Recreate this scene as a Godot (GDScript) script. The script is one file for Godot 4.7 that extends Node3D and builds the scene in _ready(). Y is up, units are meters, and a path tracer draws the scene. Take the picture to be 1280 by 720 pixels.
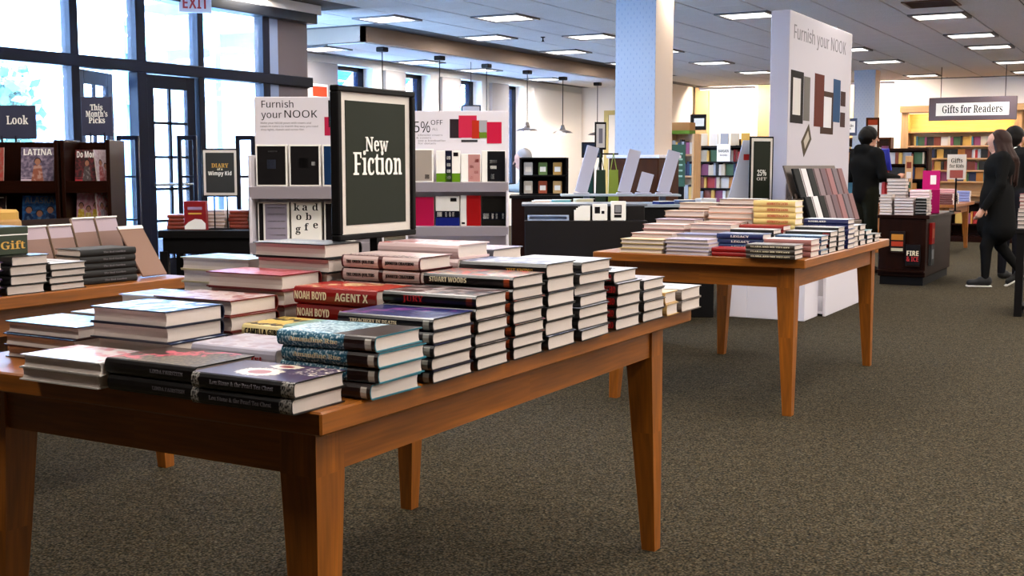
extends Node3D

# ---------------------------------------------------------------- mesh building
class MB:
	var v := PackedVector3Array()
	var n := PackedVector3Array()
	var t := PackedVector2Array()
	var c := PackedColorArray()
	var k := PackedInt32Array()
	func quad(a: Vector3, b: Vector3, cc: Vector3, d: Vector3, ua := Vector2(0, 1), ub := Vector2(1, 1), uc := Vector2(1, 0), ud := Vector2(0, 0)) -> void:
		var nn := (b - a).cross(d - a)
		if nn.length() < 1e-12:
			nn = (cc - b).cross(d - cc)
		nn = nn.normalized()
		var i := v.size()
		v.append_array([a, b, cc, d])
		n.append_array([nn, nn, nn, nn])
		t.append_array([ua, ub, uc, ud])
		k.append_array([i, i + 2, i + 1, i, i + 3, i + 2])
	func quad_out(a: Vector3, b: Vector3, cc: Vector3, d: Vector3, out: Vector3) -> void:
		if (b - a).cross(d - a).dot(out) < 0.0:
			quad(a, d, cc, b)
		else:
			quad(a, b, cc, d)
	func tri_out(a: Vector3, b: Vector3, cc: Vector3, out: Vector3) -> void:
		var nn := (b - a).cross(cc - a).normalized()
		var i := v.size()
		if nn.dot(out) < 0.0:
			v.append_array([a, cc, b])
			nn = -nn
		else:
			v.append_array([a, b, cc])
		n.append_array([nn, nn, nn])
		t.append_array([Vector2.ZERO, Vector2.ZERO, Vector2.ZERO])
		k.append_array([i, i + 2, i + 1])
	# box centred at ce; uv in metres with u along the longer side of each face
	func box(ce: Vector3, s: Vector3, bas := Basis.IDENTITY, bev := 0.0) -> MB:
		var hs := s * 0.5
		for ax in 3:
			for sg in [-1.0, 1.0]:
				var i1 := (ax + 1) % 3
				var i2 := (ax + 2) % 3
				var pts: Array[Vector3] = []
				for q in [[-1, -1], [1, -1], [1, 1], [-1, 1]]:
					var p := Vector3.ZERO
					p[ax] = sg * hs[ax]
					p[i1] = q[0] * (hs[i1] - bev)
					p[i2] = q[1] * (hs[i2] - bev)
					pts.append(p)
				var uvs: Array[Vector2] = []
				for p in pts:
					if s[i1] >= s[i2]:
						uvs.append(Vector2(p[i1] + ce[i1], p[i2] + ce[i2]))
					else:
						uvs.append(Vector2(p[i2] + ce[i2], p[i1] + ce[i1]))
				for j in 4:
					pts[j] = ce + bas * pts[j]
				if sg > 0:
					quad(pts[0], pts[1], pts[2], pts[3], uvs[0], uvs[1], uvs[2], uvs[3])
				else:
					quad(pts[3], pts[2], pts[1], pts[0], uvs[3], uvs[2], uvs[1], uvs[0])
		if bev > 0.0:
			for ax in 3:
				var b1 := (ax + 1) % 3
				var b2 := (ax + 2) % 3
				for s1 in [-1.0, 1.0]:
					for s2 in [-1.0, 1.0]:
						var e: Array[Vector3] = []
						for q in [[-1.0, 0], [1.0, 0], [1.0, 1], [-1.0, 1]]:
							var p := Vector3.ZERO
							p[ax] = q[0] * (hs[ax] - bev)
							p[b1] = s1 * (hs[b1] - (0.0 if q[1] == 0 else bev))
							p[b2] = s2 * (hs[b2] - (bev if q[1] == 0 else 0.0))
							e.append(ce + bas * p)
						var o := Vector3.ZERO
						o[b1] = s1
						o[b2] = s2
						quad_out(e[0], e[1], e[2], e[3], bas * o)
			for sx in [-1.0, 1.0]:
				for sy in [-1.0, 1.0]:
					for sz in [-1.0, 1.0]:
						var sv := Vector3(sx, sy, sz)
						var pp: Array[Vector3] = []
						for ax in 3:
							var p := Vector3(sx * (hs.x - bev), sy * (hs.y - bev), sz * (hs.z - bev))
							p[ax] = sv[ax] * hs[ax]
							pp.append(ce + bas * p)
						tri_out(pp[0], pp[1], pp[2], bas * sv)
		return self
	func span(x0: float, x1: float, y0: float, y1: float, z0: float, z1: float, bev := 0.0) -> MB:
		return box(Vector3(x0 + x1, y0 + y1, z0 + z1) * 0.5, Vector3(absf(x1 - x0), absf(y1 - y0), absf(z1 - z0)), Basis.IDENTITY, bev)
	# tapered four-sided post between two rectangles
	func taper(c0: Vector3, s0: Vector2, c1: Vector3, s1: Vector2) -> MB:
		var a: Array[Vector3] = []
		var b: Array[Vector3] = []
		for q in [[-1, 1], [1, 1], [1, -1], [-1, -1]]:
			a.append(c0 + Vector3(q[0] * s0.x * 0.5, 0, q[1] * s0.y * 0.5))
			b.append(c1 + Vector3(q[0] * s1.x * 0.5, 0, q[1] * s1.y * 0.5))
		var ln := c0.distance_to(c1)
		for i in 4:
			var j := (i + 1) % 4
			quad(a[i], a[j], b[j], b[i], Vector2(0, 0), Vector2(0, s0.x), Vector2(ln, s0.x), Vector2(ln, 0))
		quad(a[3], a[2], a[1], a[0])
		quad(b[0], b[1], b[2], b[3])
		return self
	func tube(pts: Array, r: float, seg := 8) -> MB:
		for i in pts.size() - 1:
			var a: Vector3 = pts[i]
			var b: Vector3 = pts[i + 1]
			var d := (b - a).normalized()
			var u := d.cross(Vector3(0.31, 0.87, 0.37)).normalized()
			var w := d.cross(u)
			for j in seg:
				var t0 := TAU * j / seg
				var t1 := TAU * (j + 1) / seg
				var o0 := (u * cos(t0) + w * sin(t0)) * r
				var o1 := (u * cos(t1) + w * sin(t1)) * r
				smooth(a + o0, a + o1, b + o1, b + o0, o0, o1, o1, o0)
		return self
	func smooth(a: Vector3, b: Vector3, cc: Vector3, d: Vector3, na: Vector3, nb: Vector3, nc: Vector3, nd: Vector3) -> void:
		var i := v.size()
		v.append_array([a, b, cc, d])
		n.append_array([na.normalized(), nb.normalized(), nc.normalized(), nd.normalized()])
		t.append_array([Vector2(0, 1), Vector2(1, 1), Vector2(1, 0), Vector2(0, 0)])
		if (b - a).cross(d - a).dot(na + nb) < 0.0 or (cc - b).cross(d - cc).dot(na + nb) < 0.0:
			k.append_array([i, i + 1, i + 2, i, i + 2, i + 3])
		else:
			k.append_array([i, i + 2, i + 1, i, i + 3, i + 2])
	# profile: list of Vector2(radius, y)
	func lathe(ce: Vector3, prof: Array, seg := 20) -> MB:
		for i in prof.size() - 1:
			var p: Vector2 = prof[i]
			var q: Vector2 = prof[i + 1]
			var sl := Vector2(q.y - p.y, p.x - q.x).normalized()
			for j in seg:
				var t0 := TAU * j / seg
				var t1 := TAU * (j + 1) / seg
				var d0 := Vector3(cos(t0), 0, sin(t0))
				var d1 := Vector3(cos(t1), 0, sin(t1))
				var n0 := d0 * sl.x + Vector3.UP * sl.y
				var n1 := d1 * sl.x + Vector3.UP * sl.y
				smooth(ce + d0 * p.x + Vector3.UP * p.y, ce + d1 * p.x + Vector3.UP * p.y, ce + d1 * q.x + Vector3.UP * q.y, ce + d0 * q.x + Vector3.UP * q.y, n0, n1, n1, n0)
		return self
	# polygon in the xy plane (counter-clockwise), extruded from z0 to z1
	func prism(poly: PackedVector2Array, z0: float, z1: float) -> MB:
		var tr := Geometry2D.triangulate_polygon(poly)
		for i in range(0, tr.size(), 3):
			var a := poly[tr[i]]
			var b := poly[tr[i + 1]]
			var d := poly[tr[i + 2]]
			tri_out(Vector3(a.x, a.y, z1), Vector3(b.x, b.y, z1), Vector3(d.x, d.y, z1), Vector3.BACK)
			tri_out(Vector3(a.x, a.y, z0), Vector3(b.x, b.y, z0), Vector3(d.x, d.y, z0), Vector3.FORWARD)
		var area := 0.0
		for i in poly.size():
			var a := poly[i]
			var b := poly[(i + 1) % poly.size()]
			area += a.x * b.y - b.x * a.y
		for i in poly.size():
			var a := poly[i]
			var b := poly[(i + 1) % poly.size()]
			var o := Vector2(b.y - a.y, a.x - b.x) * signf(area)
			quad_out(Vector3(a.x, a.y, z0), Vector3(b.x, b.y, z0), Vector3(b.x, b.y, z1), Vector3(a.x, a.y, z1), Vector3(o.x, o.y, 0))
		return self
	func mesh() -> ArrayMesh:
		var arr := []
		arr.resize(Mesh.ARRAY_MAX)
		arr[Mesh.ARRAY_VERTEX] = v
		arr[Mesh.ARRAY_NORMAL] = n
		arr[Mesh.ARRAY_TEX_UV] = t
		if c.size() == v.size():
			arr[Mesh.ARRAY_COLOR] = c
		arr[Mesh.ARRAY_INDEX] = k
		var m := ArrayMesh.new()
		m.add_surface_from_arrays(Mesh.PRIMITIVE_TRIANGLES, arr)
		return m

# ---------------------------------------------------------------- nodes, names, labels
var used := {}
var rng := RandomNumberGenerator.new()
var M := {}

func numbered(called: String) -> String:
	if not used.has(called):
		used[called] = 0
		return called
	used[called] += 1
	return "%s_%03d" % [called, used[called]]

func obj(called: String, mesh: Mesh, m: Material, parent: Node3D = null, at := Vector3.ZERO, turn := 0.0) -> MeshInstance3D:
	var o := MeshInstance3D.new()
	o.mesh = mesh
	o.material_override = m
	o.position = at
	o.rotation.y = turn
	if parent == null:
		o.name = numbered(called)
		add_child(o, true)
	else:
		o.name = called
		parent.add_child(o, true)
	return o

func thing(called: String, label: String, category: String, at := Vector3.ZERO, turn := 0.0, group := "") -> Node3D:
	var o := Node3D.new()
	o.name = numbered(called)
	add_child(o, true)
	o.position = at
	o.rotation.y = turn
	tag(o, label, category, group)
	return o

func tag(o: Node3D, label: String, category: String, group := "") -> Node3D:
	o.set_meta("label", label)
	o.set_meta("category", category)
	if group:
		o.set_meta("group", group)
	return o

func struct(called: String, mesh: Mesh, m: Material, label := "", category := "") -> MeshInstance3D:
	var o := obj(called, mesh, m)
	o.set_meta("kind", "structure")
	o.set_meta("label", label)
	o.set_meta("category", category)
	return o

func lin(r: float, g: float, b: float) -> Color:
	return Color(r, g, b).linear_to_srgb()

func mat(key: String, col: Color, rough := 0.6, metal := 0.0, tex: Texture2D = null) -> StandardMaterial3D:
	if M.has(key):
		return M[key]
	var m := StandardMaterial3D.new()
	m.resource_name = key
	m.albedo_color = col
	m.roughness = rough
	m.metallic = metal
	if tex:
		m.albedo_texture = tex
	M[key] = m
	return m

func tex(w: int, h: int, f: Callable) -> ImageTexture:
	var im := Image.create(w, h, false, Image.FORMAT_RGB8)
	for y in h:
		for x in w:
			im.set_pixel(x, y, f.call(x, y))
	return ImageTexture.create_from_image(im)

func noise(sd: int, freq: float, oct := 3) -> FastNoiseLite:
	var q := FastNoiseLite.new()
	q.seed = sd
	q.frequency = freq
	q.fractal_octaves = oct
	q.noise_type = FastNoiseLite.TYPE_SIMPLEX_SMOOTH
	return q

var fonts := {}
func font(kind: String, weight: int, stretch := 100) -> Font:
	var key := "%s%d_%d" % [kind, weight, stretch]
	if not fonts.has(key):
		var f := SystemFont.new()
		f.font_names = PackedStringArray([kind])
		f.font_weight = weight
		fonts[key] = f
	return fonts[key]

# lettering: cap height in metres, width squeezed to fit `wide` when given; stands in the xy plane facing +z
func letters(words: String, size: float, m: Material, parent: Node3D, at: Vector3, kind := "Droid Serif", wide := 0.0, called := "lettering", bold := 700) -> MeshInstance3D:
	var tm := TextMesh.new()
	tm.text = words
	tm.font = font(kind, bold)
	tm.font_size = 48
	tm.pixel_size = size / 48.0 * 1.38
	tm.depth = 0.0012
	tm.curve_step = 1.5
	tm.line_spacing = -10.0
	var o := obj(called, tm, m, parent, at)
	if wide > 0.0:
		var w := tm.get_aabb().size.x
		if w > 0.0:
			o.scale.x = wide / w
	return o

# ---------------------------------------------------------------- camera model, used only to choose which ceiling tiles are worth a node each
const EYE := Vector3(0, 1.25, 0)
const YAW := 0.5137
const PITCH := 0.103

func seen_size(p: Vector3) -> float:
	var q := p - EYE
	var r := cos(YAW) * q.x - sin(YAW) * q.z
	var d := -sin(YAW) * q.x - cos(YAW) * q.z
	var d2 := d * cos(PITCH) - q.y * sin(PITCH)
	var y2 := q.y * cos(PITCH) + d * sin(PITCH)
	if d2 < 0.3 or absf(r / d2) > 0.46 or absf(y2 / d2) > 0.26:
		return 0.0
	return 1.0 / (d2 * d2 * d2)

# ---------------------------------------------------------------- scene
func _ready() -> void:
	rng.seed = 71
	set_camera_and_light()
	make_materials()
	build_shell()
	build_ceiling()
	build_entrance()
	build_outside()
	build_tables()
	build_books_front()
	build_books_second()
	build_side_table()
	build_signs()
	build_device_displays()
	build_counter()
	build_cafe()
	build_panel_display()
	build_entry_zone()
	build_back_zone()
	build_people()

func set_camera_and_light() -> void:
	var cam := Camera3D.new()
	cam.name = "camera"
	cam.fov = 2.0 * rad_to_deg(atan(360.0 / 1480.0))
	cam.position = EYE
	cam.rotation = Vector3(-PITCH, YAW, 0)
	cam.near = 0.05
	cam.far = 200.0
	add_child(cam)
	cam.current = true
	var env := Environment.new()
	env.tonemap_mode = Environment.TONE_MAPPER_LINEAR
	env.tonemap_exposure = 1.0
	env.background_mode = Environment.BG_SKY
	env.ambient_light_source = Environment.AMBIENT_SOURCE_DISABLED
	env.sdfgi_enabled = true
	env.ssao_enabled = true
	env.ssil_enabled = true
	var sm := ProceduralSkyMaterial.new()
	sm.sky_top_color = Color(0.52, 0.72, 1.0)
	sm.sky_horizon_color = Color(0.74, 0.87, 1.0)
	sm.ground_bottom_color = Color(0.7, 0.78, 0.85)
	sm.ground_horizon_color = Color(0.74, 0.86, 1.0)
	sm.sky_energy_multiplier = 5.0
	sm.ground_energy_multiplier = 3.0
	var sky := Sky.new()
	sky.sky_material = sm
	env.sky = sky
	# high sun behind the shop: lights the street and the far houses, not the room
	var sun := DirectionalLight3D.new()
	sun.name = "sun"
	sun.light_color = Color(0.62, 0.8, 1.0)
	sun.light_energy = 70.0
	sun.light_angular_distance = 0.6
	sun.shadow_enabled = true
	add_child(sun)
	sun.look_at_from_position(Vector3(4, 9, 2), Vector3.ZERO)
	var we := WorldEnvironment.new()
	we.name = "surroundings"
	we.environment = env
	add_child(we)

func make_materials() -> void:
	var nz := noise(3, 0.02, 4)
	var fine := noise(9, 0.11, 2)
	# oak: long grain along u, one tile = 1.6 m x 0.4 m
	var wood := tex(512, 128, func(x, y):
		var g := nz.get_noise_2d(x * 0.16, y * 2.2) * 0.5 + fine.get_noise_2d(x * 0.12, y * 3.0) * 0.35
		var s := 0.78 + 0.3 * g
		return Color(0.74 * s, 0.45 * s, 0.105 * s))
	var oak := mat("oak", Color(0.92, 0.86, 0.8), 0.38, 0.0, wood)
	oak.uv1_scale = Vector3(0.62, 2.5, 1)
	var wood2 := tex(256, 64, func(x, y):
		var g := nz.get_noise_2d(x * 0.3, y * 4.0) * 0.5 + fine.get_noise_2d(x * 0.2, y * 5.0) * 0.3
		var s := 0.86 + 0.2 * g
		return Color(0.82 * s, 0.63 * s, 0.42 * s))
	var oak_light := mat("light_oak", Color(1, 1, 1), 0.45, 0.0, wood2)
	oak_light.uv1_scale = Vector3(0.62, 2.5, 1)
	var dark := mat("dark_wood", Color(0.2, 0.13, 0.12), 0.4, 0.0, wood)
	dark.uv1_scale = Vector3(0.62, 2.5, 1)
	var wain := mat("walnut", Color(0.42, 0.36, 0.34), 0.45, 0.0, wood)
	wain.uv1_scale = Vector3(0.62, 2.5, 1)
	# carpet: tufted speckle of olive, grey, brown and blue yarn, one tile = 1.5 m
	var r2 := RandomNumberGenerator.new()
	r2.seed = 5
	var big := noise(21, 0.012, 3)
	var yarn := [Color(0.27, 0.25, 0.2), Color(0.36, 0.335, 0.28), Color(0.18, 0.165, 0.135), Color(0.32, 0.27, 0.2), Color(0.25, 0.25, 0.24), Color(0.47, 0.44, 0.38), Color(0.1, 0.095, 0.085)]
	var carpet_img := tex(512, 512, func(_x, _y):
		return yarn[r2.randi() % 7])
	var carpet := mat("carpet", Color(0.78, 0.755, 0.7), 0.95, 0.0, carpet_img)
	carpet.uv1_triplanar = true
	carpet.uv1_world_triplanar = true
	carpet.uv1_scale = Vector3(0.42, 0.42, 0.42)
	carpet.metallic_specular = 0.15
	carpet.normal_enabled = false
	# ceiling tile: pitted mineral fibre
	var pit := tex(256, 256, func(_x, _y):
		var q := 0.86 + 0.07 * r2.randf() - (0.12 if r2.randf() < 0.05 else 0.0)
		return Color(q, q, q * 0.985))
	var ct := mat("ceiling_tile", Color(1, 0.98, 0.98), 0.95, 0.0, pit)
	ct.uv1_triplanar = true
	ct.uv1_world_triplanar = true
	ct.uv1_scale = Vector3(0.9, 0.9, 0.9)
	mat("ceiling_gap", Color(0.3, 0.29, 0.29), 0.9)
	mat("wall_cream", Color(0.94, 0.915, 0.89), 0.85)
	mat("wall_white", Color(0.88, 0.87, 0.85), 0.8)
	mat("wall_grey", Color(0.6, 0.58, 0.58), 0.85)
	mat("pilaster_tan", Color(0.72, 0.58, 0.42), 0.8)
	mat("soffit_tan", Color(0.6, 0.52, 0.46), 0.85)
	# wallpaper: pale blue with rows of small darker leaf marks
	var paper := tex(96, 128, func(x, y):
		var cx: float = fposmod(x + (24.0 if int(y / 32) % 2 == 0 else 0.0), 48.0) - 24.0
		var cy: float = fposmod(y, 32.0) - 16.0
		var on: bool = (cx * cx / 16.0 + cy * cy / 90.0) < 1.0
		var e := 0.02 * fine.get_noise_2d(x * 3.0, y * 3.0)
		return Color(0.53 + e, 0.57 + e, 0.64 + e) if on else Color(0.6 + e, 0.63 + e, 0.68 + e))
	var wp := mat("wallpaper", Color(1, 1, 1), 0.75, 0.0, paper)
	wp.uv1_scale = Vector3(7.0, 5.2, 1)
	# printed page edges: thin irregular lines running with the leaves
	var leaf := tex(8, 96, func(_x, y):
		var q := 0.82 + 0.12 * sin(y * 2.1) * sin(y * 0.77 + 1.0)
		return Color(q, q * 0.965, q * 0.93))
	mat("pages", Color(0.96, 0.93, 0.92), 0.85, 0.0, leaf)
	mat("metal_dark", Color(0.07, 0.08, 0.11), 0.35, 0.4)
	mat("storefront", Color(0.07, 0.075, 0.12), 0.4, 0.0)
	mat("black_plastic", Color(0.06, 0.055, 0.058), 0.5)
	mat("charcoal", Color(0.11, 0.1, 0.1), 0.45)
	mat("white_board", Color(0.83, 0.81, 0.84), 0.4)
	mat("white_print", Color(0.92, 0.91, 0.88), 0.6)
	mat("ink", Color(0.07, 0.06, 0.07), 0.6)
	mat("grey_ink", Color(0.42, 0.4, 0.42), 0.6)
	mat("cream_print", Color(0.9, 0.85, 0.72), 0.6)
	mat("sign_green", Color(0.135, 0.15, 0.115), 0.5)
	mat("sign_blue", Color(0.17, 0.18, 0.27), 0.5)
	mat("sign_mat", Color(0.8, 0.77, 0.73), 0.6)
	mat("chrome", Color(0.75, 0.76, 0.78), 0.2, 0.9)
	mat("red_ink", Color(0.66, 0.06, 0.06), 0.5)
	mat("gold_ink", Color(0.78, 0.6, 0.24), 0.5)
	for dk in ["black_plastic", "charcoal", "dark_wood", "ink", "walnut", "sign_green", "storefront"]:
		M[dk].metallic_specular = 0.22
	var gl := mat("glass", Color(0.94, 0.97, 0.98, 0.08), 0.03)
	gl.transparency = BaseMaterial3D.TRANSPARENCY_ALPHA
	var tube_mat := mat("lamp_glow", Color(1, 1, 1), 0.5)
	tube_mat.emission_enabled = true
	tube_mat.emission = Color(1.0, 0.98, 0.95)
	tube_mat.emission_energy_multiplier = 2.4
	var warm := mat("lamp_warm", Color(1, 0.9, 0.6), 0.5)
	warm.emission_enabled = true
	warm.emission = Color(1.0, 0.86, 0.5)
	warm.emission_energy_multiplier = 2.2

func sgroup(called: String, label: String, category: String) -> Node3D:
	var o := Node3D.new()
	o.name = numbered(called)
	add_child(o, true)
	o.set_meta("kind", "structure")
	o.set_meta("label", label)
	o.set_meta("category", category)
	return o

func build_shell() -> void:
	struct("floor", MB.new().span(-9.5, 6.2, -0.12, 0, -28.7, 4.0).span(-12.55, -9.5, -0.12, 0, -28.7, -11.7).mesh(), M.carpet, "olive grey speckled carpet across the whole shop", "carpet")
	struct("wall_right", MB.new().span(6.2, 6.4, 0, 3.4, -28.7, 4.0).mesh(), M.wall_cream, "plain cream wall along the side of the shop", "wall")
	struct("wall_front", MB.new().span(-9.5, 6.4, 0, 3.4, 4.0, 4.2).mesh(), M.walnut, "walnut panelled wall behind the viewer", "wall")
	var wb := struct("wall_back", MB.new().span(-10.85, 6.4, 0, 3.4, -28.9, -28.6).mesh(), M.wall_cream, "bright cream back wall above the tall shelving", "wall")
	for x in [-10.6, -8.97]:
		obj("pilaster", MB.new().span(x - 0.17, x + 0.17, 0, 3.2, -28.6, -28.42, 0.01).mesh(), M.pilaster_tan, wb)
	for x in [-6.9, -6.5]:
		obj("pilaster", MB.new().span(x - 0.1, x + 0.1, 0, 3.2, -28.6, -28.5, 0.01).mesh(), M.pilaster_tan, wb)
	struct("wall_cafe", MB.new().span(-12.2, -10.85, 0, 3.4, -25.1, -24.9).span(-11.05, -10.85, 0, 3.4, -28.7, -25.1).mesh(), M.wall_cream, "cream end wall of the cafe corner", "wall")
	# window wall of the cafe with four deep openings
	var wz := [[-15.79, -16.76], [-17.65, -18.56], [-19.5, -20.4], [-21.36, -22.14]]
	var b := MB.new()
	var last := -11.85
	for w in wz:
		b.span(-12.55, -12.2, 0, 3.4, w[0], last)
		b.span(-12.55, -12.2, 0, 0.8, w[1], w[0])
		b.span(-12.55, -12.2, 2.91, 3.4, w[1], w[0])
		last = w[1]
	b.span(-12.55, -12.2, 0, 3.4, -25.1, last)
	var wl := struct("wall_left", b.mesh(), M.wall_white, "white cafe wall with four deep window openings", "wall")
	for i in 4:
		var z0: float = last if i == 3 else wz[i + 1][0]
		obj("pier_panel", MB.new().span(-12.2, -12.12, 0, 2.9, (z0 if i < 3 else -24.8) + (0.0 if i < 3 else 0.05), wz[i][1] - 0.28, 0.01).mesh(), M.wall_grey if i < 3 else M.wall_cream, wl)
	obj("pier_panel", MB.new().span(-12.2, -12.12, 0, 2.9, -15.7, -13.9, 0.01).mesh(), M.wall_grey, wl)
	var n := 2
	for w in wz:
		var g := sgroup("window_%d" % n, "tall dark framed cafe window with blue awning outside", "window")
		n += 1
		var fr := MB.new()
		fr.span(-12.5, -12.4, 0.8, 2.91, w[1], w[1] + 0.16).span(-12.5, -12.4, 0.8, 2.91, w[0] - 0.05, w[0])
		fr.span(-12.5, -12.4, 2.84, 2.91, w[1], w[0]).span(-12.5, -12.4, 0.8, 0.88, w[1], w[0])
		obj("window_frame", fr.mesh(), M.storefront, g)
		obj("pane", MB.new().span(-12.46, -12.45, 0.88, 2.84, w[1] + 0.16, w[0] - 0.05).mesh(), M.glass, g)
		# sloping blue awning outside
		var aw := MB.new()
		aw.box(Vector3(-12.92, 2.67, (w[0] + w[1]) * 0.5 + 0.05), Vector3(0.02, 0.86, w[0] - w[1] + 0.3), Basis(Vector3.BACK, -0.82))
		obj("awning", aw.mesh(), mat("awning_blue", Color(0.1, 0.55, 0.85), 0.8), g)
		M.awning_blue.backlight_enabled = true
		M.awning_blue.backlight = Color(0.2, 0.6, 0.85)
	# pillars
	var p1 := sgroup("pillar_1", "square pillar in pale blue patterned paper with a walnut base", "pillar")
	papered(p1, -5.47, -5.0, 0.0, 3.2, -12.5, -12.0)
	obj("wainscot", MB.new().span(-5.52, -4.93, 0, 1.33, -12.55, -11.95, 0.008).mesh(), M.walnut, p1)
	obj("cap_rail", MB.new().span(-5.54, -4.91, 1.33, 1.365, -12.57, -11.93, 0.006).mesh(), M.white_board, p1)
	var p2 := sgroup("pillar_2", "slender pale blue papered pillar near the back wall", "pillar")
	papered(p2, -6.0, -5.57, 0.0, 3.2, -25.42, -24.98)

func papered(parent: Node3D, x0: float, x1: float, y0: float, y1: float, z0: float, z1: float) -> void:
	var b := MB.new()
	b.quad(Vector3(x0, y0, z1), Vector3(x1, y0, z1), Vector3(x1, y1, z1), Vector3(x0, y1, z1), Vector2(0, y1), Vector2(x1 - x0, y1), Vector2(x1 - x0, 0), Vector2(0, 0))
	b.quad(Vector3(x1, y0, z0), Vector3(x0, y0, z0), Vector3(x0, y1, z0), Vector3(x1, y1, z0), Vector2(0, y1), Vector2(x1 - x0, y1), Vector2(x1 - x0, 0), Vector2(0, 0))
	b.quad(Vector3(x0, y0, z0), Vector3(x0, y0, z1), Vector3(x0, y1, z1), Vector3(x0, y1, z0), Vector2(0, y1), Vector2(z1 - z0, y1), Vector2(z1 - z0, 0), Vector2(0, 0))
	obj("papered_face", b.mesh(), M.wallpaper, parent)
	var side := MB.new()
	side.span(x1 - 0.002, x1, y0, y1, z0, z1)
	obj("painted_face", side.mesh(), mat("pillar_tan", Color(0.78, 0.7, 0.62), 0.8), parent)

const TX := 0.72
const TZ := 0.66

func build_ceiling() -> void:
	var ce := struct("ceiling", MB.new().span(-9.6, 6.4, 3.216, 3.4, -28.9, 4.2).span(-12.55, -9.6, 3.216, 3.4, -28.9, -11.7).mesh(), M.ceiling_gap, "suspended ceiling of grey white square tiles", "ceiling")
	# lower zone above the cafe, with its painted edge
	obj("bulkhead", MB.new().span(-10.26, -10.2, 3.0, 3.22, -24.9, -13.8).span(-12.2, -10.2, 3.0, 3.22, -13.86, -13.8).mesh(), M.soffit_tan, ce)
	obj("lower_slab", MB.new().span(-12.2, -10.26, 3.036, 3.1, -24.9, -13.86).mesh(), M.ceiling_gap, ce)
	# lamps: [x, z, y]
	var lamps := []
	for z in [-10.4, -13.02, -15.61, -18.27, -20.91]:
		lamps.append([-9.36, z, 3.2])
	for z in [-3.56, -6.2, -8.84, -11.48, -14.12, -16.76, -19.4, -22.04, -24.68]:
		lamps.append([-7.2 if z > -12 else -7.56, z, 3.2])
	for z in [-2.04, -4.68, -7.32, -9.96, -12.6, -15.24, -20.3, -22.94, -27.0]:
		lamps.append([-5.16, z, 3.2])
	for z in [-0.98, -3.16, -5.8, -11.08, -13.72, -16.35, -18.95, -21.4, -24.1, -26.9]:
		lamps.append([-2.9, z, 3.2])
	for x in [-0.7, 0.75, 2.2, 3.65, 5.1]:
		for k in 10:
			lamps.append([x, -1.76 - 2.64 * k, 3.2])
	for z in [-14.6, -16.9, -19.2, -21.5]:
		lamps.append([-11.2, z, 3.02])
	var taken := {}
	for l in lamps:
		var ix := roundi(l[0] / TX)
		var iz := roundi(l[1] / TZ)
		taken[Vector2i(ix, iz)] = l[2]
	# tiles
	var tile := MB.new().box(Vector3.ZERO, Vector3(TX - 0.022, 0.016, TZ - 0.01), Basis.IDENTITY, 0.002).mesh()
	var spots := []
	for ix in range(-16, 9):
		for iz in range(-42, 6):
			var x := ix * TX
			var z := iz * TZ
			if taken.has(Vector2i(ix, iz)) or x < -12.0 or x > 5.9 or z < -28.3 or z > 3.7:
				continue
			if x < -9.3 and z > -11.9:
				continue
			if x < -10.6 and z < -24.7:
				continue
			var low := x < -10.5 and z < -14.1
			if not low and x < -9.84 and z < -13.4 and z > -25.0:
				continue
			var p := Vector3(x, 3.028 if low else 3.208, z)
			spots.append([seen_size(p), p])
	spots.sort_custom(func(a, b): return a[0] > b[0])
	var rest: Array[Vector3] = []
	for i in spots.size():
		if i < 290 and spots[i][0] > 0.0:
			obj("tile", tile, M.ceiling_tile, ce, spots[i][1])
		else:
			rest.append(spots[i][1])
	var mm := MultiMesh.new()
	mm.transform_format = MultiMesh.TRANSFORM_3D
	mm.mesh = tile
	mm.instance_count = rest.size()
	for i in rest.size():
		mm.set_instance_transform(i, Transform3D(Basis.IDENTITY, rest[i]))
	var mi := MultiMeshInstance3D.new()
	mi.name = "distant_tiles"
	mi.multimesh = mm
	mi.material_override = M.ceiling_tile
	mi.set_meta("kind", "stuff")
	ce.add_child(mi)
	# troffers
	var frame := MB.new()
	var hw := TX * 0.5 - 0.01
	var hz := TZ * 0.5 - 0.01
	frame.span(-hw, hw, -0.02, 0.012, -hz, -hz + 0.035).span(-hw, hw, -0.02, 0.012, hz - 0.035, hz)
	frame.span(-hw, -hw + 0.04, -0.02, 0.012, -hz, hz).span(hw - 0.04, hw, -0.02, 0.012, -hz, hz)
	var fm := frame.mesh()
	var lens := MB.new().span(-hw + 0.04, hw - 0.04, -0.008, 0.004, -hz + 0.035, hz - 0.035).mesh()
	for key in taken:
		var y: float = taken[key]
		var at := Vector3(key.x * TX, y, key.y * TZ)
		var shown := seen_size(at) > 0.0
		var t := thing("ceiling_light", ("square fluorescent ceiling light over the cafe windows" if y < 3.1 else "square fluorescent light set into the tiled ceiling"), "ceiling light", at, 0.0, "lights over the cafe" if y < 3.1 else "lights in the tiled ceiling")
		obj("frame", fm, mat("lamp_frame", Color(0.42, 0.4, 0.4), 0.5), t)
		obj("diffuser", lens, M.lamp_glow, t)
		var a := AreaLight3D.new()
		a.name = "lamp"
		a.area_size = Vector2(0.58, 0.54)
		a.area_normalize_energy = true
		a.light_color = Color(1.0, 0.965, 0.925)
		a.light_energy = 3.9
		a.shadow_enabled = true
		a.rotation.x = -PI / 2
		a.position.y = -0.03
		a.area_range = 40.0
		t.add_child(a)
	# bronze return air grille
	var g := thing("air_vent", "bronze slatted air vent in the ceiling", "vent", Vector3(-2.75, 3.2, -15.18))
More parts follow.
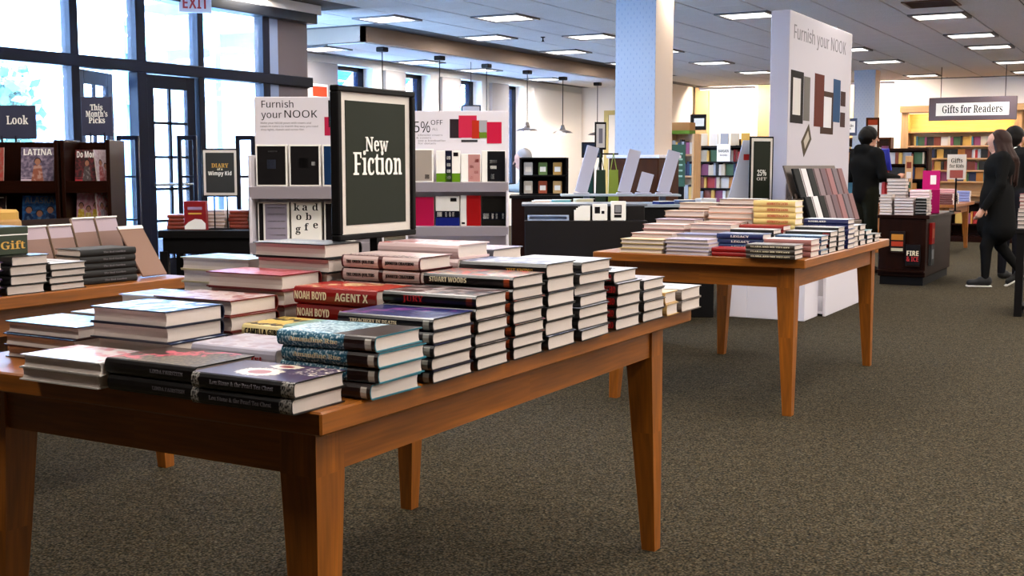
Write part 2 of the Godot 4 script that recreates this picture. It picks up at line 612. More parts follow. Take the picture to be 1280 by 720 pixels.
	obj("vent_frame", MB.new().span(-0.3, 0.3, -0.015, 0.0, -0.3, -0.27).span(-0.3, 0.3, -0.015, 0.0, 0.27, 0.3).span(-0.3, -0.27, -0.015, 0.0, -0.27, 0.27).span(0.27, 0.3, -0.015, 0.0, -0.27, 0.27).mesh(), mat("bronze", Color(0.4, 0.28, 0.2), 0.4, 0.4), g)
	for i in 7:
		obj("slat", MB.new().box(Vector3(0, -0.008, -0.24 + i * 0.08), Vector3(0.54, 0.004, 0.05), Basis(Vector3.RIGHT, 0.4)).mesh(), M.bronze, g)
	# little sprinkler heads
	for p in [Vector2(-8.6, -16.2), Vector2(-6.0, -14.9), Vector2(-4.4, -17.1), Vector2(-7.9, -19.6)]:
		var s := thing("sprinkler", "small dark sprinkler head under the ceiling tiles", "sprinkler", Vector3(p.x, 3.2, p.y), 0.0, "sprinkler heads in the ceiling")
		obj("rosette", MB.new().lathe(Vector3.ZERO, [Vector2(0.0, -0.012), Vector2(0.035, -0.012), Vector2(0.035, 0.0)], 12).mesh(), M.charcoal, s)
		obj("head", MB.new().lathe(Vector3.ZERO, [Vector2(0.0, -0.07), Vector2(0.025, -0.07), Vector2(0.01, -0.05), Vector2(0.01, -0.012)], 10).mesh(), M.charcoal, s)

func build_entrance() -> void:
	var g := sgroup("window_1", "tall dark metal shop front of glass bays and doors", "shop front")
	var X := -9.5
	var zs := [-5.8, -7.0, -8.08, -8.93, -9.79, -10.86]
	var wd := [0.1, 0.1, 0.1, 0.13, 0.09, 0.12]
	for i in zs.size():
		obj("mullion", MB.new().span(X - 0.07, X + 0.07, 0, 3.0, zs[i] - wd[i] * 0.5, zs[i] + wd[i] * 0.5, 0.006).mesh(), M.storefront, g)
	obj("transom_rail", MB.new().span(X - 0.08, X + 0.08, 2.21, 2.33, -11.7, -5.8, 0.006).mesh(), M.storefront, g)
	obj("header_rail", MB.new().span(X - 0.1, X + 0.13, 2.98, 3.1, -11.74, -5.8, 0.006).mesh(), M.metal_dark, g)
	for i in zs.size() - 1:
		var z0: float = zs[i] - wd[i] * 0.5
		var z1: float = zs[i + 1] + wd[i + 1] * 0.5
		obj("pane", MB.new().span(X - 0.006, X + 0.006, 2.33, 2.98, z1, z0).mesh(), M.glass, g)
		if i != 2 and i != 3:
			obj("pane", MB.new().span(X - 0.006, X + 0.006, 0.25, 2.21, z1, z0).mesh(), M.glass, g)
			obj("kick_rail", MB.new().span(X - 0.05, X + 0.05, 0.0, 0.25, z1, z0).mesh(), M.storefront, g)
	# end pilaster with its two dark bands
	obj("pilaster", MB.new().span(X - 0.3, X, 0, 3.0, -11.7, -11.12, 0.01).mesh(), mat("brown_panel", Color(0.36, 0.3, 0.3), 0.6), g)
	obj("pilaster_band", MB.new().span(X, X + 0.02, 2.2, 2.33, -11.7, -11.12).mesh(), M.dark_wood, g)
	obj("jamb", MB.new().span(X - 0.1, X + 0.02, 0, 2.98, -11.12, -10.94).mesh(), mat("jamb_grey", Color(0.5, 0.55, 0.66), 0.5), g)
	struct("wall_entrance", MB.new().span(-12.5, -9.8, 2.95, 3.4, -11.85, -11.7).span(-9.7, -9.4, 3.1, 3.4, -11.85, 4.2).span(-9.7, -9.4, 0, 3.1, -5.8, 4.2).mesh(), M.wall_cream, "cream wall returning beside the shop entrance", "wall")
	# glazed side of the entrance bay, square to the shop front
	var sg := sgroup("window_6", "glazed side bay of the shop entrance", "window")
	for x in [-12.45, -11.1, -9.85]:
		obj("mullion", MB.new().span(x - 0.05, x + 0.05, 0, 2.95, -11.83, -11.72, 0.005).mesh(), M.storefront, sg)
	for x in [[-12.4, -11.15], [-11.05, -9.9]]:
		obj("pane", MB.new().span(x[0], x[1], 0.25, 2.95, -11.78, -11.77).mesh(), M.glass, sg)
		obj("kick_rail", MB.new().span(x[0], x[1], 0, 0.25, -11.82, -11.73).mesh(), M.storefront, sg)
	# the two glazed door leaves
	for d in [["door_1", Vector3(X, 0, -8.13), 0.4, "open dark glazed door leaf of the shop entrance"], ["door_2", Vector3(X, 0, -9.0), 0.0, "closed dark glazed door leaf with a pale push bar"]]:
		var t := sgroup(d[0], d[3], "door")
		t.position = d[1]
		t.rotation.y = d[2]
		var wdt := 0.72 if d[0] == "door_2" else 0.76
		obj("stile", MB.new().span(-0.03, 0.03, 0.02, 2.2, -0.12, 0, 0.004).mesh(), M.storefront, t)
		obj("stile", MB.new().span(-0.03, 0.03, 0.02, 2.2, -wdt, -wdt + 0.12, 0.004).mesh(), M.storefront, t)
		obj("top_rail", MB.new().span(-0.03, 0.03, 2.06, 2.2, -wdt + 0.12, -0.12, 0.004).mesh(), M.storefront, t)
		obj("bottom_rail", MB.new().span(-0.03, 0.03, 0.02, 0.26, -wdt + 0.12, -0.12, 0.004).mesh(), M.storefront, t)
		obj("muntin", MB.new().span(-0.015, 0.015, 0.26, 2.06, -wdt * 0.5 - 0.016, -wdt * 0.5 + 0.016).mesh(), M.storefront, t)
		for y in [0.66, 1.0, 1.34, 1.7]:
			obj("muntin", MB.new().span(-0.015, 0.015, y - 0.014, y + 0.014, -wdt + 0.12, -0.12).mesh(), M.storefront, t)
		var ys := [0.26, 0.66, 1.0, 1.34, 1.7, 2.06]
		for i in 5:
			for j in 2:
				var za: float = [-0.12, -wdt * 0.5 - 0.016][j]
				var zb: float = [-wdt * 0.5 + 0.016, -wdt + 0.12][j]
				obj("pane", MB.new().span(-0.004, 0.004, ys[i] + 0.014, ys[i + 1] - 0.014, zb, za).mesh(), M.glass, t)
		obj("push_bar", MB.new().tube([Vector3(0.07, 1.05, -0.06), Vector3(0.07, 1.05, -wdt + 0.06)], 0.016).span(0.03, 0.07, 1.035, 1.065, -0.08, -0.05).span(0.03, 0.07, 1.035, 1.065, -wdt + 0.05, -wdt + 0.08).mesh(), M.chrome, t)
	# exit sign hanging over the doors
	var ex := thing("exit_sign", "small white exit sign with red letters over the doors", "sign", Vector3(-9.28, 2.875, -9.56), 0.75)
	obj("body", MB.new().span(-0.17, 0.17, 0, 0.19, -0.025, 0.025, 0.006).mesh(), M.white_board, ex)
	obj("bracket", MB.new().span(-0.05, 0.05, 0.19, 0.32, -0.015, 0.015).mesh(), M.white_board, ex)
	letters("EXIT", 0.115, M.red_ink, ex, Vector3(0, 0.095, 0.026), "Droid Sans", 0.26)

func build_outside() -> void:
	struct("ground", MB.new().span(-70, -12.55, -0.2, -0.02, -70, 40).span(-12.55, -9.5, -0.2, -0.02, -11.7, 40).mesh(), mat("pavement", Color(0.8, 0.8, 0.78), 0.9), "pale pavement outside the shop front", "pavement")
	# steel canopy frame reaching out beside the doors
	var o := thing("entrance_canopy", "pale steel canopy frame outside the shop doors", "canopy", Vector3(-10.7, 0, -11.35))
	var cs := mat("canopy_steel", Color(0.3, 0.42, 0.58), 0.4, 0.2)
	for x in [0.0, -1.6]:
		obj("post", MB.new().span(x - 0.05, x + 0.05, -0.02, 3.2, -0.05, 0.05, 0.006).mesh(), cs, o)
	for y in [3.08, 2.72, 2.05]:
		obj("beam", MB.new().span(-1.55, -0.05, y, y + 0.07, -0.035, 0.035, 0.006).mesh(), cs, o)
	obj("canopy_panel", MB.new().span(-1.55, -0.05, 2.79, 3.08, -0.008, 0.008).mesh(), mat("canopy_sheet", Color(0.55, 0.75, 0.85), 0.5), o)
	# a pale building across the street
	var bl := thing("street_building", "pale building with tall windows across the street", "building", Vector3(-33, -0.02, -26))
	obj("wall", MB.new().span(-3, 3, 0, 12, -14, 12).mesh(), mat("far_wall", Color(0.86, 0.86, 0.84), 0.9), bl)
	for i in 7:
		for j in 3:
			var z := -12.0 + i * 3.4
			var y := 1.2 + j * 3.6
			var w := obj("window", MB.new().span(3.0, 3.06, y, y + 2.0, z, z + 1.4).mesh(), M.far_wall, bl)
			obj("pane", MB.new().span(3.06, 3.08, y + 0.1, y + 1.9, z + 0.1, z + 1.3).mesh(), mat("far_pane", Color(0.4, 0.5, 0.6), 0.2), w)
	# street trees
	var rs := RandomNumberGenerator.new()
	rs.seed = 44
	for s in [[Vector3(-19.5, -0.02, -14.6), 3.6, "leafy street tree seen through the closed glazed door"], [Vector3(-22, -0.02, -9.0), 4.2, "round leafy street tree seen through the open doorway"], [Vector3(-25, -0.02, -16.6), 4.6, "tall leafy street tree in front of the far building"]]:
		var t := thing("street_tree", s[2], "tree", s[0])
		obj("trunk", MB.new().lathe(Vector3.ZERO, [Vector2(0.16, 0), Vector2(0.1, s[1] * 0.5), Vector2(0.05, s[1] * 0.8)], 10).mesh(), mat("bark", Color(0.3, 0.25, 0.2), 0.9), t)
		var cr := MB.new()
		for i in 900:
			var d := Vector3(rs.randfn(), rs.randfn(), rs.randfn()).normalized() * (0.35 + 0.65 * rs.randf())
			var p := Vector3(d.x * s[1] * 0.3, s[1] * 0.62 + d.y * s[1] * 0.36, d.z * s[1] * 0.3)
			var u := Vector3(rs.randfn(), rs.randfn(), rs.randfn()).normalized() * 0.16
			var w := u.cross(Vector3(rs.randfn(), rs.randfn(), rs.randfn())).normalized() * 0.1
			cr.quad(p - u, p - w, p + u, p + w)
		obj("crown", cr.mesh(), mat("leaves", Color(0.14, 0.32, 0.24), 0.7), t)
	var wl := thing("garden_wall", "low dark planter wall beyond the glazed doors", "wall", Vector3(-17.4, -0.02, -13.5))
	obj("body", MB.new().span(-0.2, 0.2, 0, 0.7, -4.0, 3.0, 0.02).mesh(), mat("planter_stone", Color(0.3, 0.42, 0.55), 0.8), wl)

# ---------------------------------------------------------------- tables
func oak_table(label: String, at: Vector3, w := 1.141, l := 1.904, h := 0.795) -> Node3D:
	var t := thing("display_table", label, "table", at)
	var hx := w * 0.5
	var hz := l * 0.5
	obj("table_top", MB.new().span(-hx, hx, h - 0.046, h, -hz, hz, 0.004).mesh(), M.oak, t)
	var i := 0.07
	for s in [-1.0, 1.0]:
		obj("apron", MB.new().span(s * (hx - i - 0.008), s * (hx - i - 0.03), h - 0.15, h - 0.046, -hz + 0.1, hz - 0.1).mesh(), M.oak, t)
		obj("apron", MB.new().span(-hx + 0.1, hx - 0.1, h - 0.15, h - 0.046, s * (hz - i - 0.008), s * (hz - i - 0.03)).mesh(), M.oak, t)
	for sx in [-1.0, 1.0]:
		for sz in [-1.0, 1.0]:
			var out := Vector3(sx * (hx - i), 0, sz * (hz - i))
			var c := func(y: float, k: float) -> Vector3: return Vector3(out.x - sx * k * 0.5, y, out.z - sz * k * 0.5)
			var b := MB.new()
			b.taper(c.call(0.0, 0.046), Vector2(0.046, 0.046), c.call(h - 0.4, 0.074), Vector2(0.074, 0.074))
			b.taper(c.call(h - 0.4, 0.074), Vector2(0.074, 0.074), c.call(h - 0.15, 0.09), Vector2(0.09, 0.09))
			b.taper(c.call(h - 0.15, 0.09), Vector2(0.09, 0.09), c.call(h - 0.046, 0.09), Vector2(0.09, 0.09))
			obj("leg", b.mesh(), M.oak, t)
	return t

func build_tables() -> void:
	oak_table("oak table of new hardcovers carrying the dark green framed sign", Vector3(-1.936, 0, -2.653))
	oak_table("oak table of stacked books in front of the tall white panel", Vector3(-2.149, 0, -6.648))
	oak_table("oak table with kraft journals and a green gift box", Vector3(-4.12, 0, -2.653))

# ---------------------------------------------------------------- books
var kinds := {}
var book_proto := {}
var shells := {}

func kind(key: String, desc: String, style: String, cols: Array, spine: Color, title := "", ink := "white_print", extra := {}) -> void:
	kinds[key] = {"desc": desc, "style": style, "cols": cols, "spine": spine, "title": title, "ink": ink, "x": extra}

func cover_art(key: String) -> ImageTexture:
	var d: Dictionary = kinds[key]
	var sd: int = hash(key) % 10000
	var nz := noise(sd, 0.035, 3)
	var nf := noise(sd + 7, 0.16, 2)
	var c0: Color = d.cols[0]
	var c1: Color = d.cols[1 % d.cols.size()]
	var c2: Color = d.cols[2 % d.cols.size()]
	var sp: Color = d.spine
	var style: String = d.style
	var mk: Color = d.x.get("mark", Color(0, 0, 0, 0))
	var eg: Color = d.x.get("edge", sp)
	var W := 128
	var H := 112
	return tex(W, H, func(x, y): return art_pixel(x, y, W, H, style, c0, c1, c2, sp, nz, nf, mk, eg))

func art_pixel(x: int, y: int, W: int, H: int, style: String, c0: Color, c1: Color, c2: Color, sp: Color, nz: FastNoiseLite, nf: FastNoiseLite, mk: Color, eg: Color) -> Color:
	var u: float = float(x) / W
	var v: float = float(y) / H
	if v > 0.92:
		return eg
	if v > 0.75:
		var h := (v - 0.75) / 0.17
		if mk.a > 0.0 and u > 0.89 and u < 0.95 and h > 0.25 and h < 0.75:
			return mk
		if style == "oval":
			return Color(0.62, 0.6, 0.57) if (u < 0.085 or u > 0.87) and nf.get_noise_2d(x * 2.4, y * 2.4) > -0.2 else sp
		if style == "speck":
			if u > 0.68:
				return c2
			return c1 if nf.get_noise_2d(x * 1.6, y * 1.6) > 0.2 else c0
		if style == "labels":
			var sv := (v - 0.75) / 0.17
			var on: bool = sv > 0.15 and sv < 0.85 and ((u > 0.03 and u < 0.47) or (u > 0.53 and u < 0.97))
			return c0 if on else sp
		if style == "endbands":
			return Color(0.72, 0.7, 0.66) if (u < 0.09 or u > 0.88) and nf.get_noise_2d(x * 2.0, y * 2.0) > -0.25 else sp
		if style == "strip":
			return c1 if u > 0.86 and nf.get_noise_2d(x, y) > 0.1 else sp
		return sp
	v = v / 0.75
	var a := nz.get_noise_2d(x, y)
	var b := nf.get_noise_2d(x, y)
	match style:
		"plain":
			var blk: bool = u > 0.18 and u < 0.82 and v > 0.3 and v < 0.45
			return c1 if blk and b > -0.2 else c0
		"cloud":
			var k := clampf(a * 1.8 + 0.5 + b * 0.25, 0.0, 1.0)
			return c0.lerp(c1, k * 2.0) if k < 0.5 else c1.lerp(c2, k * 2.0 - 1.0)
		"speck":
			if u > 0.66 - 0.1 * v:
				return c2
			return c1 if b > 0.16 else c0.lerp(Color.WHITE, clampf(a + 0.25, 0, 0.5))
		"oval":
			for q in [[0.46, 0.62, 0.19, 0.26], [0.5, 0.17, 0.14, 0.14]]:
				var e: float = pow((u - q[0]) / q[2], 2) + pow((v - q[1]) / q[3], 2)
				if e < 0.25:
					return c2
				if e < 1.0 + b * 0.4:
					return c1
			if u > 0.7 and v < 0.55 and b > 0.22:
				return c1
			return c0
		"labels":
			if v > 0.72 and b > 0.1:
				return c2
			return c0.lerp(c1, clampf(a * 2.0 + 0.15, 0, 1))
		"endbands":
			return c0
		"bands":
			return [c0, c1, c2][int(v * 5.0 + a) % 3]
		"diag":
			var k2 := u * 0.9 + v * 0.7 + a * 0.35
			if absf(k2 - 0.62) < 0.09:
				return c1
			return c2 if k2 > 0.75 and b > 0.05 else c0
		_:
			return c0
	return c0

func book_shell(L: float, W: float, t: float) -> Array:
	var key := "%.3f_%.3f_%.3f" % [L, W, t]
	if shells.has(key):
		return shells[key]
	var bt := 0.0028
	var r := minf(t * 0.28, 0.009)
	var hx := L * 0.5
	var hz := W * 0.5
	var outer: Array[Vector2] = [Vector2(-hz, t)]
	var inner: Array[Vector2] = [Vector2(-hz, t - bt)]
	var seg := 6
	for i in seg + 1:
		var a := PI * 0.5 - PI * i / seg
		outer.append(Vector2(hz - r + cos(a) * r, t * 0.5 + sin(a) * t * 0.5))
		inner.append(Vector2(hz - r + cos(a) * maxf(r - bt, 0.0005), t * 0.5 + sin(a) * (t * 0.5 - bt)))
	outer.append(Vector2(-hz, 0))
	inner.append(Vector2(-hz, bt))
	var b := MB.new()
	var m := outer.size()
	for i in m - 1:
		var p := outer[i]
		var q := outer[i + 1]
		var va: float
		var vb: float
		if i == 0:
			va = 0.0
			vb = 0.745
		elif i == m - 2:
			va = 0.97
			vb = 0.99
		else:
			va = 0.755 + 0.16 * (i - 1) / float(seg)
			vb = 0.755 + 0.16 * i / float(seg)
		b.quad(Vector3(-hx, q.y, q.x), Vector3(hx, q.y, q.x), Vector3(hx, p.y, p.x), Vector3(-hx, p.y, p.x), Vector2(0.01, vb), Vector2(0.99, vb), Vector2(0.99, va), Vector2(0.01, va))
		var pi_ := inner[i]
		var qi := inner[i + 1]
		var dk := Vector2(0.5, 0.97)
		b.quad(Vector3(-hx, pi_.y, pi_.x), Vector3(hx, pi_.y, pi_.x), Vector3(hx, qi.y, qi.x), Vector3(-hx, qi.y, qi.x), dk, dk, dk, dk)
		b.quad(Vector3(hx, p.y, p.x), Vector3(hx, q.y, q.x), Vector3(hx, qi.y, qi.x), Vector3(hx, pi_.y, pi_.x), dk, dk, dk, dk)
		b.quad(Vector3(-hx, q.y, q.x), Vector3(-hx, p.y, p.x), Vector3(-hx, pi_.y, pi_.x), Vector3(-hx, qi.y, qi.x), dk, dk, dk, dk)
	for e in [0, m - 1]:
		var p := outer[e]
		var q := inner[e]
		b.quad_out(Vector3(-hx, p.y, p.x), Vector3(hx, p.y, p.x), Vector3(hx, q.y, q.x), Vector3(-hx, q.y, q.x), Vector3.FORWARD)
		for j in 4:
			b.t[b.t.size() - 1 - j] = Vector2(0.5, 0.97)
	# leaves: slightly hollow fore-edge
	var g := MB.new()
	var x0 := hx - 0.004
	var zf := -hz + 0.005
	var zb := hz - r
	var ya := bt
	var yb := t - bt
	var prof := [Vector2(zf, ya), Vector2(zf + 0.003, ya + (yb - ya) * 0.3), Vector2(zf + 0.003, ya + (yb - ya) * 0.7), Vector2(zf, yb)]
	for i in 3:
		var p: Vector2 = prof[i]
		var q: Vector2 = prof[i + 1]
		g.quad(Vector3(x0, p.y, p.x), Vector3(-x0, p.y, p.x), Vector3(-x0, q.y, q.x), Vector3(x0, q.y, q.x), Vector2(0, p.y / t), Vector2(1, p.y / t), Vector2(1, q.y / t), Vector2(0, q.y / t))
		g.quad(Vector3(x0, p.y, zb), Vector3(x0, p.y, p.x), Vector3(x0, q.y, q.x), Vector3(x0, q.y, zb), Vector2(0, p.y / t), Vector2(1, p.y / t), Vector2(1, q.y / t), Vector2(0, q.y / t))
		g.quad(Vector3(-x0, p.y, p.x), Vector3(-x0, p.y, zb), Vector3(-x0, q.y, zb), Vector3(-x0, q.y, q.x), Vector2(0, p.y / t), Vector2(1, p.y / t), Vector2(1, q.y / t), Vector2(0, q.y / t))
	shells[key] = [b.mesh(), g.mesh()]
	return shells[key]

func book(key: String, L: float, W: float, t: float, at: Vector3, turn: float, label: String, group: String) -> Node3D:
	var pk := "%s_%.3f_%.3f_%.3f" % [key, L, W, t]
	var d: Dictionary = kinds[key]
	var o: Node3D
	if book_proto.has(pk):
		o = book_proto[pk].duplicate()
		o.name = numbered("book")
		add_child(o, true)
	else:
		o = Node3D.new()
		o.name = numbered("book")
		add_child(o, true)
		var sh := book_shell(L, W, t)
		var cm := mat("cover_" + key, Color.WHITE, d.x.get("rough", 0.3), 0.0, null)
		if cm.albedo_texture == null:
			cm.albedo_texture = cover_art(key)
		obj("cover", sh[0], cm, o)
		obj("page_block", sh[1], M.pages, o)
		if d.title != "":
			var parts: Array = d.title.split("|")
			for i in parts.size():
				var w: float = d.x.get("w", 0.62) * L / parts.size()
				var cx: float = (i - (parts.size() - 1) * 0.5) * L * 0.5 + d.x.get("dx", 0.0) * L
				var sz: float = t * d.x.get("s", 0.34)
				letters(parts[i], sz, M[d.ink], o, Vector3(cx, t * 0.5, W * 0.5 + 0.0004), d.x.get("font", "Droid Serif"), w, "spine_title")
		book_proto[pk] = o
	o.position = at
	o.rotation.y = turn
	tag(o, label, "book", group)
	return o

const ORD := ["first", "second", "third", "fourth", "fifth", "sixth", "seventh", "eighth", "ninth", "tenth", "eleventh"]

# one stack; p and q are measured from the table's near corner on the aisle side
func stack(base: Vector3, p: float, q: float, num: int, L: float, W: float, t: float, key: String, flip: bool, where: String, group: String, wob := 1.0) -> void:
	var d: Dictionary = kinds[key]
	var y := base.y
	for i in num:
		var at := Vector3(base.x - p - L * 0.5 + rng.randf_range(-0.004, 0.004) * wob, y, base.z - q - W * 0.5 + rng.randf_range(-0.004, 0.004) * wob)
		var turn := (PI if flip else 0.0) + rng.randf_range(-0.016, 0.016) * wob
		var lab: String
		if i == num - 1:
			lab = "%s, top of its stack %s" % [d.desc, where]
		else:
			lab = "%s, %s from top %s" % [d.desc, ORD[num - 1 - i], where]
		book(key, L, W, t, at, turn, lab, "%s %s" % [d.desc, group])
		y += t + 0.0004

func build_books_front() -> void:
	kind("purple", "purple hardcover with white ovals", "oval", [Color(0.2, 0.11, 0.27), Color(0.88, 0.84, 0.76), Color(0.55, 0.13, 0.2)], Color(0.045, 0.04, 0.05), "Lou Stone & the Pearl Tea Chest", "grey_ink", {"w": 0.62, "s": 0.26, "font": "Droid Serif"})
	pass
	kind("brown", "dark brown thick hardcover", "diag", [Color(0.2, 0.14, 0.11), Color(0.75, 0.3, 0.38), Color(0.42, 0.38, 0.27)], Color(0.035, 0.02, 0.02), "LINDA FAIRSTEIN", "grey_ink", {"w": 0.36, "s": 0.22, "dx": 0.2})
	kind("watercolour", "white hardcover with pink watercolour cover", "cloud", [Color(0.87, 0.84, 0.84), Color(0.84, 0.79, 0.82), Color(0.78, 0.55, 0.58)], Color(0.8, 0.78, 0.76))
	kind("turquoise", "turquoise floral hardcover with a brown end", "speck", [Color(0.1, 0.36, 0.47), Color(0.8, 0.86, 0.88), Color(0.13, 0.07, 0.06)], Color(0.03, 0.025, 0.03), "Amandine Rue", "cream_print", {"w": 0.5, "s": 0.3, "dx": -0.12, "mark": Color(0.8, 0.78, 0.74), "edge": Color(0.12, 0.4, 0.46)})
	kind("lavender", "pale lavender hardcover with a padded spine", "cloud", [Color(0.72, 0.7, 0.76), Color(0.78, 0.76, 0.8), Color(0.66, 0.6, 0.66)], Color(0.72, 0.7, 0.76), "Annabel's Secret", "red_ink", {"w": 0.7, "s": 0.22})
	kind("blueart", "white hardcover with blue brush strokes", "cloud", [Color(0.86, 0.88, 0.9), Color(0.82, 0.86, 0.9), Color(0.08, 0.2, 0.4)], Color(0.1, 0.12, 0.2))
	kind("skyblue", "sky blue hardcover with wave cover", "cloud", [Color(0.25, 0.55, 0.78), Color(0.6, 0.78, 0.88), Color(0.16, 0.35, 0.6)], Color(0.25, 0.14, 0.14))
	kind("navy", "navy blue hardcover with purple swirls", "diag", [Color(0.05, 0.07, 0.3), Color(0.42, 0.2, 0.48), Color(0.12, 0.16, 0.42)], Color(0.02, 0.025, 0.06), "TREACHERY IN DEATH", "cream_print", {"w": 0.5, "s": 0.26, "dx": -0.12, "mark": Color(0.6, 0.6, 0.58)})
	kind("yellow", "small yellow and black hardcover", "bands", [Color(0.85, 0.72, 0.36), Color(0.12, 0.1, 0.09), Color(0.86, 0.76, 0.42)], Color(0.85, 0.78, 0.55), "CAMILLA GIBB", "ink", {"w": 0.84, "s": 0.42, "font": "Droid Sans"})
	kind("mint", "small mint green hardcover", "cloud", [Color(0.5, 0.64, 0.58), Color(0.6, 0.72, 0.66), Color(0.42, 0.52, 0.5)], Color(0.45, 0.58, 0.54), "DEVOTION", "white_print", {"w": 0.6, "s": 0.36})
	kind("thickrose", "thick hardcover with a dusty rose cover", "cloud", [Color(0.72, 0.62, 0.62), Color(0.8, 0.74, 0.72), Color(0.55, 0.28, 0.26)], Color(0.4, 0.12, 0.1))
	kind("white", "plain white hardcover with grey mountain cover", "cloud", [Color(0.86, 0.87, 0.88), Color(0.82, 0.84, 0.86), Color(0.3, 0.34, 0.4)], Color(0.75, 0.76, 0.78))
	kind("noir", "black hardcover with a moody portrait cover", "cloud", [Color(0.06, 0.05, 0.05), Color(0.35, 0.2, 0.22), Color(0.55, 0.5, 0.5)], Color(0.03, 0.025, 0.025), "JURY", "red_ink", {"w": 0.22, "s": 0.5, "dx": -0.16, "mark": Color(0.4, 0.14, 0.06)})
	kind("red", "bright red thriller hardcover", "diag", [Color(0.6, 0.06, 0.04), Color(0.85, 0.74, 0.55), Color(0.72, 0.2, 0.06)], Color(0.5, 0.035, 0.025), "NOAH BOYD|AGENT X", "cream_print", {"w": 0.78, "s": 0.46, "font": "Droid Sans", "dx": -0.04})
	kind("pinkred", "rose pink hardcover with a red edge", "cloud", [Color(0.72, 0.35, 0.42), Color(0.78, 0.5, 0.55), Color(0.6, 0.12, 0.12)], Color(0.4, 0.09, 0.09))
	kind("iceblue", "ice blue hardcover with a lilac cover", "cloud", [Color(0.62, 0.74, 0.86), Color(0.75, 0.78, 0.88), Color(0.4, 0.36, 0.56)], Color(0.7, 0.72, 0.8))
	kind("gold", "black hardcover with gold lettered spine", "cloud", [Color(0.6, 0.5, 0.42), Color(0.3, 0.36, 0.42), Color(0.72, 0.3, 0.24)], Color(0.025, 0.022, 0.025), "STUART WOODS", "cream_print", {"w": 0.42, "s": 0.42, "font": "Droid Sans", "dx": -0.22, "mark": Color(0.6, 0.24, 0.1)})
	kind("quilt", "cream quilt novel with a maroon banded spine", "labels", [Color(0.84, 0.76, 0.74), Color(0.8, 0.7, 0.72), Color(0.2, 0.08, 0.08)], Color(0.26, 0.05, 0.05), "THE UNION QUILTERS|JENNIFER CHIAVERINI", "ink", {"w": 0.72, "s": 0.24})
	kind("slate", "dark slate hardcover with cream pages", "plain", [Color(0.12, 0.13, 0.14), Color(0.6, 0.62, 0.55), Color(0.3, 0.3, 0.3)], Color(0.08, 0.08, 0.09))
	kind("seafoam", "pale sea green hardcover", "cloud", [Color(0.6, 0.72, 0.76), Color(0.74, 0.8, 0.82), Color(0.4, 0.5, 0.6)], Color(0.72, 0.66, 0.5))
	kind("bluecity", "hardcover with a blue city cover", "cloud", [Color(0.1, 0.2, 0.42), Color(0.3, 0.4, 0.6), Color(0.72, 0.72, 0.78)], Color(0.02, 0.02, 0.025), "THE SWING", "gold_ink", {"w": 0.3, "s": 0.24, "dx": 0.2})
	kind("blush", "blush hardcover with red flower cover", "diag", [Color(0.82, 0.68, 0.7), Color(0.62, 0.08, 0.08), Color(0.86, 0.8, 0.82)], Color(0.82, 0.72, 0.72), "", "red_ink", {})
	kind("violet", "violet and white hardcover", "cloud", [Color(0.3, 0.22, 0.5), Color(0.8, 0.76, 0.82), Color(0.4, 0.2, 0.3)], Color(0.3, 0.3, 0.34))
	kind("greyblack", "grey hardcover with a black rounded spine", "plain", [Color(0.55, 0.57, 0.62), Color(0.3, 0.3, 0.33), Color(0.2, 0.2, 0.2)], Color(0.025, 0.025, 0.03))
	kind("crimson", "white topped hardcover with crimson spine", "plain", [Color(0.74, 0.76, 0.8), Color(0.2, 0.25, 0.35), Color(0.5, 0.1, 0.1)], Color(0.04, 0.03, 0.03), "ECHO", "red_ink", {"w": 0.14, "s": 0.55, "dx": 0.4})
	kind("pearl", "pearl grey hardcover with a charcoal spine", "plain", [Color(0.7, 0.68, 0.7), Color(0.4, 0.38, 0.42), Color(0.2, 0.2, 0.2)], Color(0.06, 0.06, 0.07))
	kind("cream", "cream paperback with a tan edge", "plain", [Color(0.82, 0.74, 0.6), Color(0.6, 0.5, 0.36), Color(0.5, 0.4, 0.3)], Color(0.7, 0.56, 0.34))
	kind("linen", "linen beige hardcover", "plain", [Color(0.74, 0.7, 0.64), Color(0.5, 0.46, 0.4), Color(0.2, 0.2, 0.2)], Color(0.4, 0.36, 0.33))
	kind("silver", "thick silver white hardcover", "plain", [Color(0.78, 0.77, 0.79), Color(0.5, 0.5, 0.56), Color(0.2, 0.2, 0.2)], Color(0.4, 0.36, 0.33))
	var T := Vector3(-1.366, 0.7955, -1.701)
	var w := "on the green-sign table"
	var g := "copies on the green-sign table"
